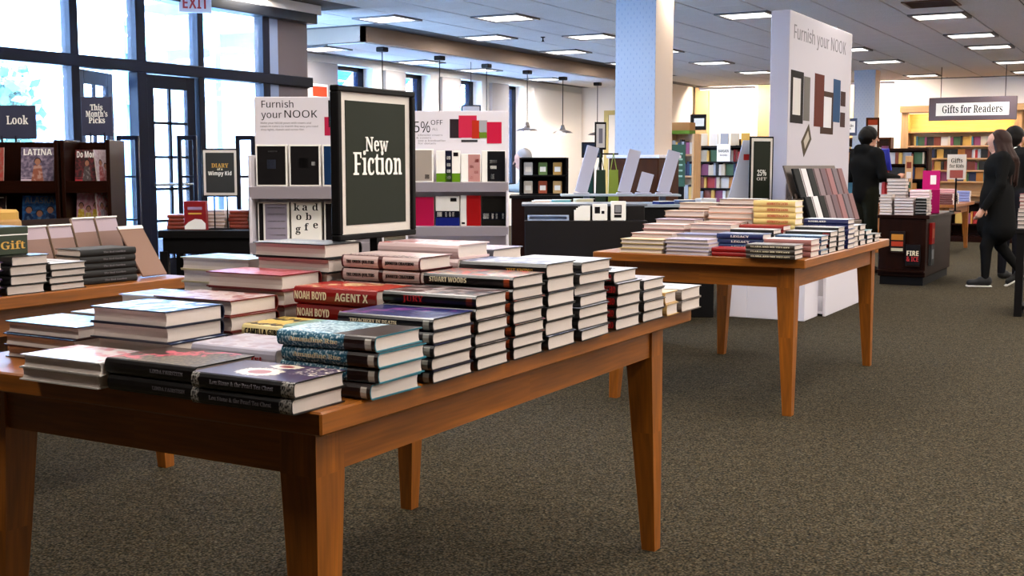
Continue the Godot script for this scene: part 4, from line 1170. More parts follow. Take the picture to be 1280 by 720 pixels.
# ---------------------------------------------------------------- service counter with device stands
func build_counter() -> void:
	var a := 0.5
	var c := thing("service_counter", "charcoal service counter with a low ledge of white leaflets", "counter", Vector3(-3.5, 0, -7.21), a)
	obj("front_panel", MB.new().span(-0.41, 0.41, 0, 0.975, -0.5, -0.1, 0.004).mesh(), M.charcoal, c)
	obj("counter_top", MB.new().span(-0.43, 0.43, 0.975, 0.99, -0.52, -0.1, 0.003).mesh(), mat("top_grey", Color(0.4, 0.42, 0.46), 0.3), c)
	obj("ledge", MB.new().span(-0.41, 0.42, 0, 0.88, -0.1, 0.02, 0.004).mesh(), M.charcoal, c)
	var X := c.transform
	var tr := thing("leaflet_tray", "long pale blue grey tray on the counter ledge", "tray", X * Vector3(-0.25, 0.8805, -0.04), a)
	var tb := mat("tray_blue", Color(0.62, 0.68, 0.78), 0.4)
	obj("tray_back", MB.new().span(-0.14, 0.14, 0, 0.035, -0.03, -0.02).mesh(), tb, tr)
	obj("tray_rim", MB.new().span(-0.14, 0.14, 0, 0.007, -0.02, 0.03).span(-0.14, 0.14, 0.029, 0.035, -0.02, 0.03).span(-0.14, -0.125, 0.007, 0.029, -0.02, 0.03).span(0.125, 0.14, 0.007, 0.029, -0.02, 0.03).mesh(), tb, tr)
	var cs := thing("curved_card", "curved blank white card standing on the counter ledge", "card", X * Vector3(-0.02, 0.8805, -0.04), a)
	var cb := MB.new()
	for i in 8:
		var t0 := PI * 0.5 * i / 8.0
		var t1 := PI * 0.5 * (i + 1) / 8.0
		cb.box(Vector3((i - 3.5) * 0.0135, 0.05 - 0.015 * pow(maxf(4.0 - i, 0.0) / 4.0, 2), 0), Vector3(0.0136, 0.1 - 0.03 * pow(maxf(4.0 - i, 0.0) / 4.0, 2), 0.02))
	obj("card", cb.mesh(), M.white_print, cs)
	for i in 2:
		var b := thing("device_carton", ["white device carton with two small black pictures on the ledge", "white device carton with one tall tablet picture on the ledge"][i], "box", X * Vector3(0.1 + i * 0.125, 0.8805, -0.04), a)
		var hh: float = [0.11, 0.13][i]
		obj("carton", MB.new().span(-0.05, 0.05, 0, hh, -0.02, 0.02, 0.002).mesh(), M.white_print, b)
		if i == 0:
			flat(b, "printed_front", -0.018, 0.07, 0.036, 0.045, 0.02, M.ink)
			flat(b, "printed_front", 0.02, 0.055, 0.02, 0.02, 0.02, M.ink)
		else:
			flat(b, "printed_front", -0.004, 0.075, 0.05, 0.06, 0.02, M.ink)
			flat(b, "printed_front", -0.004, 0.078, 0.04, 0.046, 0.0212, colour(0.5, 0.5, 0.52))
			flat(b, "printed_front", -0.004, 0.03, 0.05, 0.02, 0.02, M.ink)
	# long counter behind
	var k := thing("long_counter", "long dark counter with a pale edge behind the device stands", "counter", Vector3(-3.95, 0, -9.05), a)
	obj("body", MB.new().span(-0.85, 0.66, 0, 0.91, -0.5, 0.1, 0.004).mesh(), M.black_plastic, k)
	obj("counter_top", MB.new().span(-0.88, 0.68, 0.91, 0.935, -0.53, 0.13, 0.003).mesh(), mat("top_pale", Color(0.6, 0.64, 0.68), 0.3), k)
	var K := k.transform
	# demonstration stands on the long counter
	var d := thing("demo_shelf", "pale raised shelf on two posts carrying tilted white device stands", "shelf", K * Vector3(-0.1, 0.9355, -0.2), a)
	obj("shelf_board", MB.new().span(-0.5, 0.5, 0.06, 0.075, -0.14, 0.14, 0.002).mesh(), M.top_pale, d)
	for x in [-0.28, 0.36]:
		obj("post", MB.new().span(x - 0.025, x + 0.025, 0, 0.06, -0.03, 0.03).mesh(), mat("post_blue", Color(0.42, 0.46, 0.58), 0.35), d)
	var D := d.transform
	for i in 4:
		var x: float = [-0.33, 0.03, 0.36, 0.19][i]
		var hgt: float = [0.4, 0.37, 0.36, 0.17][i]
		var st := thing("device_stand", ["tall tilted white device stand nearest the hanging bags", "tilted white device stand in the middle of the raised shelf", "tilted white device stand at the pillar end of the shelf", "short tilted white device stand on the raised shelf"][i], "device stand", D * Vector3(x, 0.0755, 0.02), a)
		var tl := Basis(Vector3.BACK, -0.26)
		obj("slab", MB.new().box(tl * Vector3(0, hgt * 0.5, 0) + Vector3(0, 0.012, 0), Vector3(0.105, hgt, 0.02), tl, 0.003).mesh(), mat("stand_white", Color(0.68, 0.68, 0.75), 0.4), st)
		obj("foot", MB.new().span(-0.06, 0.07, 0, 0.014, -0.05, 0.05, 0.003).mesh(), M.stand_white, st)
	# papers and goods on the counters
	var cols := [[0.75, 0.55, 0.36], [0.35, 0.62, 0.66], [0.75, 0.72, 0.6], [0.7, 0.72, 0.76], [0.3, 0.36, 0.5], [0.78, 0.78, 0.8], [0.1, 0.16, 0.4]]
	var names := ["tan", "teal", "cream", "silver", "slate blue", "white", "royal blue"]
	for i in 7:
		var x: float = [-0.77, -0.6, -0.42, -0.74, 0.42, 0.6, 0.24][i]
		var z: float = [-0.05, -0.02, 0.05, -0.3, 0.0, -0.05, 0.04][i]
		var q := thing("leaflet_pile", "small %s pile of leaflets on the long dark counter" % names[i], "leaflets", K * Vector3(x, 0.9355, z), a + 0.08 * i)
		var lm := colour(cols[i][0], cols[i][1], cols[i][2])
		obj("sheets", MB.new().span(-0.075, 0.075, 0, 0.02 + 0.01 * (i % 3), -0.05, 0.05, 0.002).mesh(), lm, q)
		obj("top_sheet", MB.new().box(Vector3(0.006, 0.0225 + 0.01 * (i % 3), 0), Vector3(0.15, 0.003, 0.1), Basis(Vector3.UP, 0.15)).mesh(), M.white_print, q)

func build_cafe() -> void:
	# pendant lamps over the cafe
	var spots := [[-10.58, -14.78], [-10.61, -16.41], [-10.72, -18.09], [-10.77, -19.67], [-10.92, -21.43], [-11.0, -23.22]]
	for s in spots:
		var p := thing("pendant_lamp", "small metal saucer pendant lamp on a thin cord over the cafe", "pendant lamp", Vector3(s[0], 0, s[1]), 0.0, "pendant lamps over the cafe")
		obj("canopy", MB.new().span(-0.07, 0.07, 2.95, 3.02, -0.07, 0.07, 0.01).mesh(), M.charcoal, p)
		obj("cord", MB.new().tube([Vector3(0, 2.95, 0), Vector3(0, 2.05, 0)], 0.008, 6).mesh(), M.charcoal, p)
		obj("shade", MB.new().lathe(Vector3.ZERO, [Vector2(0.21, 1.9), Vector2(0.16, 1.935), Vector2(0.06, 1.965), Vector2(0.045, 2.0), Vector2(0.03, 2.06), Vector2(0.0, 2.07)], 20).mesh(), mat("shade_metal", Color(0.32, 0.3, 0.3), 0.35, 0.5), p)
		obj("bulb", MB.new().lathe(Vector3.ZERO, [Vector2(0.0, 1.865), Vector2(0.04, 1.88), Vector2(0.05, 1.91), Vector2(0.03, 1.95)], 12).mesh(), M.lamp_glow, p)
		var l := OmniLight3D.new()
		l.name = "lamp"
		l.position = Vector3(0, 1.85, 0)
		l.light_energy = 1.6
		l.light_color = Color(1, 0.92, 0.84)
		l.light_size = 0.04
		l.omni_range = 30.0
		l.omni_attenuation = 2.0
		l.shadow_enabled = true
		p.add_child(l)
	# dark back counter with shelving, goods and a screen
	var c := thing("cafe_counter", "dark cafe counter in front of the bright cafe wall", "counter", Vector3(-5.55, 0, -10.95), 0.5)
	obj("body", MB.new().span(-0.55, 0.5, 0, 0.92, -0.3, 0.3, 0.005).mesh(), M.dark_wood, c)
	obj("counter_top", MB.new().span(-0.57, 0.52, 0.92, 0.95, -0.32, 0.32, 0.004).mesh(), M.black_plastic, c)
	var C := c.transform
	var gs := thing("goods_shelf", "black open shelf of small cafe goods on the dark counter", "shelf", C * Vector3(-0.22, 0.9505, 0.02), 0.5)
	for x in [-0.24, 0.24]:
		obj("side", MB.new().span(x - 0.01, x + 0.01, 0, 0.38, -0.12, 0.12).mesh(), M.black_plastic, gs)
	for y in [0.0, 0.19, 0.37]:
		obj("shelf", MB.new().span(-0.23, 0.23, y, y + 0.012, -0.12, 0.12).mesh(), M.black_plastic, gs)
	obj("back", MB.new().span(-0.23, 0.23, 0.0, 0.38, -0.12, -0.11).mesh(), M.black_plastic, gs)
	var gcols := [[0.8, 0.76, 0.7], [0.62, 0.3, 0.2], [0.75, 0.6, 0.4], [0.8, 0.8, 0.8], [0.4, 0.5, 0.3], [0.7, 0.55, 0.3]]
	var gn := ["ivory", "brick red", "caramel", "white", "moss green", "amber"]
	for i in 6:
		var j := thing("goods_packet", "%s packet on the black shelf of cafe goods" % gn[i], "packet", gs.transform * Vector3(-0.16 + 0.15 * (i % 3), 0.0125 + 0.19 * int(i / 3), 0.03), 0.5)
		obj("packet", MB.new().span(-0.045, 0.045, 0, 0.13, -0.03, 0.03, 0.006).mesh(), colour(gcols[i][0], gcols[i][1], gcols[i][2]), j)
		flat(j, "packet_label", 0, 0.06, 0.06, 0.05, 0.03, M.white_print)
	var sc := thing("till_screen", "dark till screen on a stand over the cafe counter", "monitor", C * Vector3(0.28, 0.9505, -0.02), 0.5)
	obj("stand", MB.new().span(-0.02, 0.02, 0, 0.42, -0.02, 0.02).span(-0.08, 0.08, 0, 0.015, -0.06, 0.06).mesh(), M.charcoal, sc)
	obj("housing", MB.new().span(-0.11, 0.11, 0.38, 0.54, -0.025, 0.0, 0.005).mesh(), M.black_plastic, sc)
	flat(sc, "screen", 0, 0.46, 0.19, 0.13, 0.0, mat("screen_blue", Color(0.12, 0.16, 0.24), 0.2))
	# tall stand of hanging bags and a framed notice
	var h := thing("bag_stand", "dark stand hung with cloth bags beside the pillar", "stand", Vector3(-4.82, 0, -10.25), 0.5)
	obj("post", MB.new().tube([Vector3(0, 0, 0), Vector3(0, 1.4, 0)], 0.014).mesh(), M.black_plastic, h)
	obj("foot", MB.new().lathe(Vector3.ZERO, [Vector2(0.2, 0), Vector2(0.2, 0.015), Vector2(0.02, 0.03)], 16).mesh(), M.black_plastic, h)
	obj("arm", MB.new().tube([Vector3(-0.17, 1.36, 0), Vector3(0.17, 1.36, 0)], 0.008).mesh(), M.black_plastic, h)
	var bc := [[0.1, 0.24, 0.22], [0.16, 0.22, 0.16], [0.5, 0.55, 0.2]]
	for i in 3:
		var b := thing("cloth_bag", ["dark teal cloth bag hanging from the stand", "bottle green cloth bag hanging in the middle of the stand", "lime cloth bag hanging by the pillar"][i], "bag", h.transform * Vector3(-0.12 + 0.12 * i, 0.83, 0.075), 0.5)
		obj("bag_body", MB.new().taper(Vector3(0, 0, 0), Vector2(0.1, 0.05), Vector3(0, 0.38, 0), Vector2(0.085, 0.02)).mesh(), colour(bc[i][0], bc[i][1], bc[i][2]), b)
		obj("strap", MB.new().tube([Vector3(-0.03, 0.37, 0), Vector3(0, 0.535, -0.03), Vector3(0.03, 0.37, 0)], 0.004, 6).mesh(), colour(bc[i][0], bc[i][1], bc[i][2]), b)
	var n := thing("framed_notice", "narrow black framed notice on top of the bag stand", "sign", h.transform * Vector3(0.0, 1.4, 0), 0.9)
	obj("frame", MB.new().span(-0.06, 0.06, 0, 0.26, -0.01, 0.0, 0.003).mesh(), M.black_plastic, n)
	flat(n, "notice", 0, 0.13, 0.09, 0.22, 0.0, M.sign_mat)
	flat(n, "notice_print", 0, 0.13, 0.04, 0.14, 0.0012, M.grey_ink)
	# doorway with a yellow frame and a poster in the cafe end wall
	var d := sgroup("door_3", "yellow framed bright doorway panel in the cafe end wall", "door")
	d.position = Vector3(-11.5, 0, -24.9)
	obj("door_frame", MB.new().span(-0.1, 0, 0, 2.5, 0, 0.06).span(0.55, 0.65, 0, 2.5, 0, 0.06).span(0, 0.55, 2.4, 2.5, 0, 0.06).mesh(), mat("frame_yellow", Color(0.72, 0.66, 0.42), 0.6), d)
	obj("door_panel", MB.new().span(0, 0.55, 0, 2.4, 0, 0.02).mesh(), M.wall_white, d)
	# red and white poster on the cafe wall, small hanging board
	var po := thing("poster", "small red and white poster on the cafe wall near the entrance", "poster", Vector3(-12.115, 2.05, -15.15), PI * 0.5)
	obj("sheet", MB.new().span(-0.25, 0.25, 0, 0.5, 0, 0.006).mesh(), M.white_print, po)
	flat(po, "print", 0.05, 0.38, 0.36, 0.16, 0.006, colour(0.75, 0.25, 0.12))
	flat(po, "print", 0.0, 0.16, 0.36, 0.1, 0.006, colour(0.6, 0.4, 0.6))
	var hb := thing("hanging_board", "small dark framed board hanging from a pendant cord line", "sign", Vector3(-10.74, 1.95, -17.6), 0.5)
	obj("frame", MB.new().span(-0.17, 0.17, 0, 0.34, -0.015, 0.0, 0.004).mesh(), M.metal_dark, hb)
	flat(hb, "board", 0, 0.17, 0.29, 0.29, 0.0, M.wall_grey)
	obj("hanger", MB.new().tube([Vector3(0, 0.34, 0), Vector3(0, 1.086, 0)], 0.006, 6).mesh(), M.charcoal, hb)

# ---------------------------------------------------------------- tall white panel with graphics
func build_panel_display() -> void:
	var t := thing("device_fixture", "tall free-standing white panel fixture with pictures of device covers", "display fixture", Vector3(-2.98, 0, -10.9))
	obj("panel", MB.new().span(-0.08, 0.08, 0, 2.535, -1.05, 1.07, 0.004).mesh(), mat("panel_white", Color(0.71, 0.685, 0.715), 0.5), t)
	var w := letters("Furnish your NOOK", 0.12, M.grey_ink, t, Vector3(0.0805, 2.37, 0.08), "Droid Sans", 1.75, "heading", 400)
	w.rotation.y = PI * 0.5
	# printed device covers on the aisle side: [z0, z1, y0, y1, rgb]
	for p in [[1.01, 0.63, 1.61, 2.05, 0.1, 0.07, 0.06], [0.95, 0.72, 1.68, 1.99, 0.8, 0.78, 0.76], [0.61, 0.42, 1.64, 2.02, 0.42, 0.4, 0.38], [0.27, -0.05, 1.6, 2.07, 0.34, 0.12, 0.06], [0.05, -0.4, 1.54, 1.93, 0.22, 0.13, 0.08], [-0.05, -0.32, 1.6, 1.88, 0.82, 0.81, 0.82], [-0.38, -0.64, 1.66, 2.06, 0.12, 0.26, 0.4], [-0.66, -0.84, 1.62, 1.76, 0.22, 0.12, 0.1], [-0.66, -0.84, 1.82, 1.96, 0.22, 0.12, 0.1]]:
		var k: float = absf(p[0] * 0.001) + (0.002 if p[4] > 0.7 else 0.001)
		obj("printed_cover", MB.new().span(0.08, 0.0808 + k, p[2], p[3], p[1], p[0]).mesh(), colour(p[4], p[5], p[6]), t)
	obj("printed_box", MB.new().box(Vector3(0.081, 1.47, 0.5), Vector3(0.003, 0.16, 0.28), Basis(Vector3.RIGHT, 0.6)).mesh(), colour(0.28, 0.24, 0.18), t)
	obj("printed_box", MB.new().box(Vector3(0.0825, 1.475, 0.5), Vector3(0.003, 0.08, 0.16), Basis(Vector3.RIGHT, 0.6)).mesh(), colour(0.7, 0.66, 0.6), t)
	# white cabinet at its foot with a sloping two-tier rack on the aisle side
	obj("cabinet", MB.new().span(-0.26, -0.1, 0, 0.86, -0.06, 1.5, 0.004).mesh(), M.white_board, t)
	obj("cabinet", MB.new().span(-0.1, 0.38, 0, 0.86, 1.1, 1.5, 0.004).mesh(), M.white_board, t)
	obj("side_board", MB.new().span(0.42, 0.445, 0.0, 0.7, -0.06, 1.1, 0.003).mesh(), M.white_board, t)
	obj("bottom_board", MB.new().span(0.08, 0.42, 0.02, 0.04, -0.06, 1.1).mesh(), M.white_board, t)
	var r := Node3D.new()
	r.position = Vector3(-2.7, 0, -9.95)
	var tl := Basis(Vector3.BACK, 0.3)
	mat("wain_dark", Color(0.3, 0.24, 0.2), 0.6)
	for k in 2:
		var y := 0.99 - k * 0.22
		var x := 0.36 + k * 0.1
		obj("tier_back", MB.new().box(Vector3(x - 0.075, y + 0.13, 0.95), Vector3(0.012, 0.27, 1.56), tl).mesh(), M.wain_dark, t)
		obj("tier_lip", MB.new().span(x - 0.03, x + 0.045, y - 0.03, y, 0.17, 1.73, 0.003).mesh(), M.wain_dark, t)
	obj("bracket", MB.new().span(0.08, 0.3, 0.96, 1.0, 0.2, 0.23).mesh(), M.wain_dark, t)
	obj("bracket", MB.new().span(0.08, 0.3, 0.96, 1.0, 0.8, 0.83).mesh(), M.wain_dark, t)
	obj("bracket", MB.new().span(0.2, 0.3, 0.86, 1.0, 1.4, 1.43).mesh(), M.wain_dark, t)
	var cc := [[0.03, 0.03, 0.03], [0.8, 0.78, 0.78], [0.06, 0.055, 0.05], [0.5, 0.43, 0.44], [0.4, 0.32, 0.34], [0.55, 0.38, 0.38], [0.42, 0.37, 0.39], [0.48, 0.35, 0.35]]
	var nm := ["black", "white", "soot black", "dove grey", "mauve", "dusty pink", "stone grey", "rose taupe"]
	for k in 2:
		for i in 8:
			var y := 0.99 - k * 0.22
			var x := 0.08 + k * 0.1
			var b := thing("device_cover", "%s device cover standing in the %s tier of the rack" % [nm[i], ["upper", "lower"][k]], "device cover", r.transform * Vector3(x + 0.025, y + 0.002, 0.68 - i * 0.194), PI * 0.5, "device covers in the sloping rack")
			b.rotation = Vector3(0, PI * 0.5, 0)
			var tb := Basis(Vector3.RIGHT, -0.3)
			var f: float = 1.0 - 0.25 * k
			obj("cover", MB.new().box(tb * Vector3(0, 0.12, 0) + Vector3(0, 0.004, -0.002), Vector3(0.185, 0.24, 0.014), tb, 0.003).mesh(), colour(cc[i][0], cc[i][1], cc[i][2]), b)
			obj("spine_strip", MB.new().box(tb * Vector3(-0.075, 0.12, 0.008) + Vector3(0, 0.004, -0.002), Vector3(0.02, 0.235, 0.002), tb).mesh(), colour(cc[i][0] * 0.55, cc[i][1] * 0.5, cc[i][2] * 0.5), b)
	r.free()
	# framed sign and easel card on the cabinet
	var s := thing("framed_sign", "narrow black framed green sign beside the tall white panel", "sign", Vector3(-3.05, 0.8605, -9.62), 0.95)
	obj("frame", MB.new().span(-0.12, 0.12, 0.06, 0.63, -0.012, 0.0, 0.003).mesh(), M.black_plastic, s)
	obj("mat_border", MB.new().span(-0.105, 0.105, 0.075, 0.615, 0.0, 0.002).mesh(), M.sign_mat, s)
	obj("panel", MB.new().span(-0.085, 0.085, 0.1, 0.59, 0.002, 0.004).mesh(), M.sign_green, s)
	obj("foot", MB.new().span(-0.09, 0.09, 0, 0.06, -0.03, 0.02, 0.003).mesh(), M.black_plastic, s)
	letters("25%", 0.05, M.white_print, s, Vector3(0, 0.33, 0.0045), "Droid Serif", 0.09, "sign_text")
	letters("OFF", 0.026, M.sign_mat, s, Vector3(0, 0.28, 0.0045), "Droid Serif", 0.1, "sign_text")
	var e := thing("easel_card", "white easel card with a red dot beside the narrow green sign", "card", Vector3(-3.17, 0.8605, -9.66), 0.5)
	obj("card", MB.new().prism(PackedVector2Array([Vector2(-0.2, 0), Vector2(0.0, 0), Vector2(0.02, 0.6), Vector2(-0.05, 0.6), Vector2(-0.11, 0.34)]), -0.03, -0.015).mesh(), mat("easel_white", Color(0.72, 0.74, 0.8), 0.5), e)
	obj("strut", MB.new().box(Vector3(-0.08, 0.15, -0.06), Vector3(0.04, 0.31, 0.008), Basis(Vector3.RIGHT, 0.25)).mesh(), M.easel_white, e)
	obj("dot", MB.new().box(Vector3(-0.02, 0.46, -0.0145), Vector3(0.05, 0.05, 0.002)).mesh(), M.red_ink, e)

# ---------------------------------------------------------------- entrance side
func mag_art(sd: int, c0: Color, c1: Color, c2: Color) -> ImageTexture:
	var nz := noise(sd, 0.06, 2)
	var figs := 1 + sd % 3
	return tex(96, 126, func(x, y):
		var a := nz.get_noise_2d(x, y)
		var base: Color = c0.lerp(c1, clampf(0.25 + a * 0.5, 0.0, 0.6))
		for i in figs:
			var cx: float = 48.0 + (i - (figs - 1) * 0.5) * 30.0
			var cy: float = 48.0 + 12.0 * (i % 2)
			var hd: float = pow((x - cx) / 8.5, 2) + pow((y - cy) / 10.5, 2)
			if hd < 1.0:
				return Color(0.62, 0.42, 0.33)
			if hd < 1.7 and y < cy + 2.0:
				return Color(0.1, 0.07, 0.06)
			if absf(x - cx) < 9.0 + (y - cy) * 0.14 and y > cy + 11.0 and y < 118:
				return c2.lerp(c1, 0.3 * (i % 2)).lightened(clampf(a, 0.0, 0.3))
		if y > 100 and x < 40 and int(y / 6) % 2 == 0:
			return c1
		return base)

func magazine(label: String, at: Vector3, turn: float, w: float, h: float, key: String, cols: Array, title := "", ink := "white_print") -> void:
	var t := thing("magazine", label, "magazine", at, turn)
	var tl := Basis(Vector3.RIGHT, -0.12)
	obj("pages", MB.new().box(tl * Vector3(0, h * 0.5, -0.003), Vector3(w, h, 0.006), tl).mesh(), M.pages, t)
	var m := mat("magazine_" + key, Color.WHITE, 0.3, 0.0)
	if m.albedo_texture == null:
		m.albedo_texture = mag_art(hash(key) % 999, cols[0], cols[1], cols[2])
	var q := MB.new()
	q.quad(tl * Vector3(-w * 0.5, 0, 0.0006), tl * Vector3(w * 0.5, 0, 0.0006), tl * Vector3(w * 0.5, h, 0.0006), tl * Vector3(-w * 0.5, h, 0.0006))
	obj("front_cover", q.mesh(), m, t)
	if title:
		var l := letters(title, 0.04, M[ink], t, tl * Vector3(0, h - 0.03, 0.001), "Droid Sans", w * 0.86, "masthead")
		l.rotation.x = -0.12

func mag_rack(label: String, at: Vector3, turn: float, w: float) -> Node3D:
	var r := thing("magazine_rack", label, "magazine rack", at, turn)
	obj("back_board", MB.new().span(-w * 0.5, w * 0.5, 0, 1.4, -0.16, -0.13, 0.003).mesh(), M.dark_wood, r)
	for s in [-1.0, 1.0]:
		obj("side_board", MB.new().span(s * w * 0.5, s * (w * 0.5 + 0.025), 0, 1.41, -0.16, 0.12, 0.003).mesh(), M.dark_wood, r)
	for y in [1.13, 0.82, 0.5]:
		obj("ledge", MB.new().span(-w * 0.5, w * 0.5, y - 0.03, y, -0.13, 0.1, 0.003).span(-w * 0.5, w * 0.5, y - 0.05, y + 0.025, 0.1, 0.112).mesh(), M.dark_wood, r)
	obj("plinth", MB.new().span(-w * 0.5, w * 0.5, 0, 0.1, -0.13, 0.11).mesh(), M.dark_wood, r)
	return r

func build_entry_zone() -> void:
	var a := 0.5
	var r1 := mag_rack("wide dark wood magazine rack facing the journal table", Vector3(-6.52, 0, -4.98), a, 0.76)
	var R := r1.transform
	magazine("magazine with three people on its cover in the wide rack", R * Vector3(0.22, 1.131, -0.0), a, 0.21, 0.235, "people", [Color(0.3, 0.26, 0.34), Color(0.8, 0.72, 0.76), Color(0.55, 0.32, 0.24)], "LATINA")
	magazine("red topped food magazine in the wide rack", R * Vector3(-0.1, 1.131, -0.0), a, 0.21, 0.235, "food", [Color(0.55, 0.36, 0.3), Color(0.62, 0.06, 0.08), Color(0.4, 0.16, 0.1)])
	magazine("blue science magazine in the lower row of the wide rack", R * Vector3(0.22, 0.821, -0.0), a, 0.22, 0.24, "science", [Color(0.06, 0.22, 0.42), Color(0.3, 0.55, 0.75), Color(0.04, 0.14, 0.3)], "ALASKA", "grey_ink")
	magazine("black magazine with a white capital in the wide rack", R * Vector3(-0.1, 0.821, -0.0), a, 0.21, 0.24, "capital", [Color(0.1, 0.07, 0.08), Color(0.3, 0.2, 0.2), Color(0.2, 0.1, 0.1)], "T")
	var r2 := mag_rack("narrow dark wood magazine rack under the monthly picks sign", Vector3(-6.02, 0, -5.26), a, 0.26)
	R = r2.transform
	magazine("black news magazine with bold white type in the narrow rack", R * Vector3(-0.04, 1.131, 0.0), a, 0.15, 0.22, "news", [Color(0.13, 0.1, 0.1), Color(0.72, 0.2, 0.24), Color(0.3, 0.26, 0.26)], "Do More")
	magazine("pink and yellow gossip magazine in the narrow rack", R * Vector3(-0.04, 0.86, 0.0), a, 0.15, 0.22, "gossip", [Color(0.75, 0.5, 0.56), Color(0.85, 0.8, 0.82), Color(0.75, 0.62, 0.12)])
	magazine("white spined magazine leaning in the narrow rack", R * Vector3(0.085, 1.131, 0.02), a + 1.1, 0.12, 0.22, "lean", [Color(0.7, 0.6, 0.62), Color(0.85, 0.82, 0.84), Color(0.6, 0.3, 0.3)])
	magazine("red cornered magazine leaning low in the narrow rack", R * Vector3(0.085, 0.86, 0.02), a + 1.1, 0.12, 0.22, "leanlow", [Color(0.75, 0.7, 0.72), Color(0.7, 0.12, 0.14), Color(0.6, 0.56, 0.6)])
	# posted signs above the racks
	for s in [["Look", Vector3(-6.6, 1.4005, -5.1), 0.36, 0.215, "wide dark blue sign reading look above the magazine rack", 0.02], ["This|Month's|Picks", Vector3(-6.1, 1.4005, -5.38), 0.2, 0.25, "dark blue monthly picks sign on a post above the rack", 0.04]]:
		var t := thing("rack_sign", s[4], "sign", s[1], a)
		for px in [-0.045, 0.045]:
			obj("post", MB.new().span(px - 0.005, px + 0.005, 0, s[5] + 0.02, -0.01, 0.0).mesh(), M.metal_dark, t)
		obj("board", MB.new().span(-s[2] * 0.5, s[2] * 0.5, s[5], s[5] + s[3], -0.012, 0.0, 0.002).mesh(), M.sign_blue, t)
		var lines: PackedStringArray = s[0].split("|")
		for i in lines.size():
			var hgt: float = 0.038 if lines.size() > 1 else 0.055
			letters(lines[i], hgt, M.white_print, t, Vector3(0.06 if lines.size() == 1 else 0.0, s[5] + s[3] * 0.56 - (i - (lines.size() - 1) * 0.5) * 0.041, 0.0005), "Droid Serif", ([0.14] if lines.size() == 1 else [0.08, 0.14, 0.105])[i], "sign_text")
	# security gates inside the doors
	var gx := [Vector3(-8.34, 0, -7.7), Vector3(-7.87, 0, -7.96), Vector3(-7.41, 0, -8.22)]
	var gl := ["security gate beside the open door leaf", "security gate between the other two at the entrance", "security gate closest to the white device displays"]
	for i in 3:
		var g := thing("security_gate", gl[i], "security gate", gx[i], a)
		var w := 0.1 - 0.012 * (1 if i else 0)
		var b := MB.new()
		b.span(-w, -w + 0.035, 0.04, 1.5, -0.02, 0.02, 0.004).span(w - 0.035, w, 0.04, 1.5, -0.02, 0.02, 0.004).span(-w, w, 1.48, 1.52, -0.02, 0.02, 0.004)
		obj("loop", b.mesh(), M.storefront, g)
		for y in [1.14, 0.75, 0.36]:
			obj("cross_bar", MB.new().span(-w + 0.03, w - 0.03, y, y + 0.02, -0.012, 0.012).mesh(), M.storefront, g)
		obj("base", MB.new().span(-w - 0.03, w + 0.03, 0, 0.05, -0.08, 0.08, 0.006).mesh(), M.storefront, g)
	# black table of children's books under a framed sign
	var t := thing("black_table", "small black table of children's books near the doors", "table", Vector3(-6.56, 0, -6.89), a)
	obj("table_top", MB.new().span(-0.36, 0.42, 0.7, 0.76, -0.25, 0.25, 0.004).mesh(), M.black_plastic, t)
	obj("apron", MB.new().span(-0.33, 0.39, 0.58, 0.7, -0.22, 0.22).mesh(), M.black_plastic, t)
	for x in [-0.32, 0.37]:
		for z in [-0.21, 0.21]:
			obj("leg", MB.new().span(x - 0.03, x + 0.03, 0, 0.6, z - 0.03, z + 0.03).mesh(), M.black_plastic, t)
	var X := t.transform
	kind("kidred", "tan and red children's book", "plain", [Color(0.7, 0.5, 0.36), Color(0.6, 0.1, 0.1), Color(0.3, 0.2, 0.2)], Color(0.5, 0.2, 0.14))
	kind("kidwhite", "white spined children's book", "plain", [Color(0.78, 0.72, 0.66), Color(0.5, 0.1, 0.1), Color(0.3, 0.2, 0.2)], Color(0.7, 0.6, 0.52))
	for k in 3:
		for i in [4, 5, 5][k]:
			var kk: String = ["kidred", "kidwhite", "kidred"][k]
			var tt := 0.028
			book(kk, 0.15, 0.2, tt, X * Vector3([-0.25, 0.01, 0.195][k] + rng.randf_range(-0.006, 0.006), 0.7605 + i * (tt + 0.0004), [0.0, -0.12, -0.12][k]), a + rng.randf_range(-0.06, 0.06) + (PI if k == 1 else 0.0), "%s, %s up in the %s" % [kinds[kk].desc, ORD[i], ["stack beside the red box", "stack behind the chalkboard sign", "stack beside the dark carton"][k]], "children's books on the black table, stack %s" % ["a", "b", "c"][k])
	var bx := thing("red_box", "red boxed book with a white rounded panel on the black table", "box", X * Vector3(-0.09, 0.7605, 0.15), a)
	obj("carton", MB.new().span(-0.085, 0.085, 0, 0.22, -0.03, 0.03, 0.002).mesh(), mat("box_red", Color(0.5, 0.04, 0.06), 0.4), bx)
	obj("white_panel", MB.new().prism(PackedVector2Array([Vector2(-0.08, 0.005), Vector2(0.08, 0.005), Vector2(0.08, 0.05), Vector2(0.05, 0.08), Vector2(0.0, 0.085), Vector2(-0.05, 0.06), Vector2(-0.08, 0.03)]), 0.03, 0.0315).mesh(), M.white_print, bx)
	flat(bx, "title_strip", 0, 0.165, 0.11, 0.022, 0.03, colour(0.6, 0.5, 0.62))
	flat(bx, "title_strip", 0, 0.125, 0.1, 0.012, 0.03, M.gold_ink)
	var s := thing("framed_sign", "framed chalkboard style sign on thin legs over the black table", "sign", X * Vector3(0.08, 0.7605, 0.06), a)
	for x in [-0.05, 0.05]:
		obj("leg", MB.new().tube([Vector3(x, 0, 0), Vector3(x, 0.26, 0)], 0.006, 6).mesh(), M.black_plastic, s)
	obj("foot", MB.new().span(-0.09, 0.09, 0, 0.008, -0.05, 0.05).mesh(), M.black_plastic, s)
	obj("frame", MB.new().span(-0.14, 0.14, 0.25, 0.62, -0.014, 0.0, 0.003).mesh(), M.black_plastic, s)
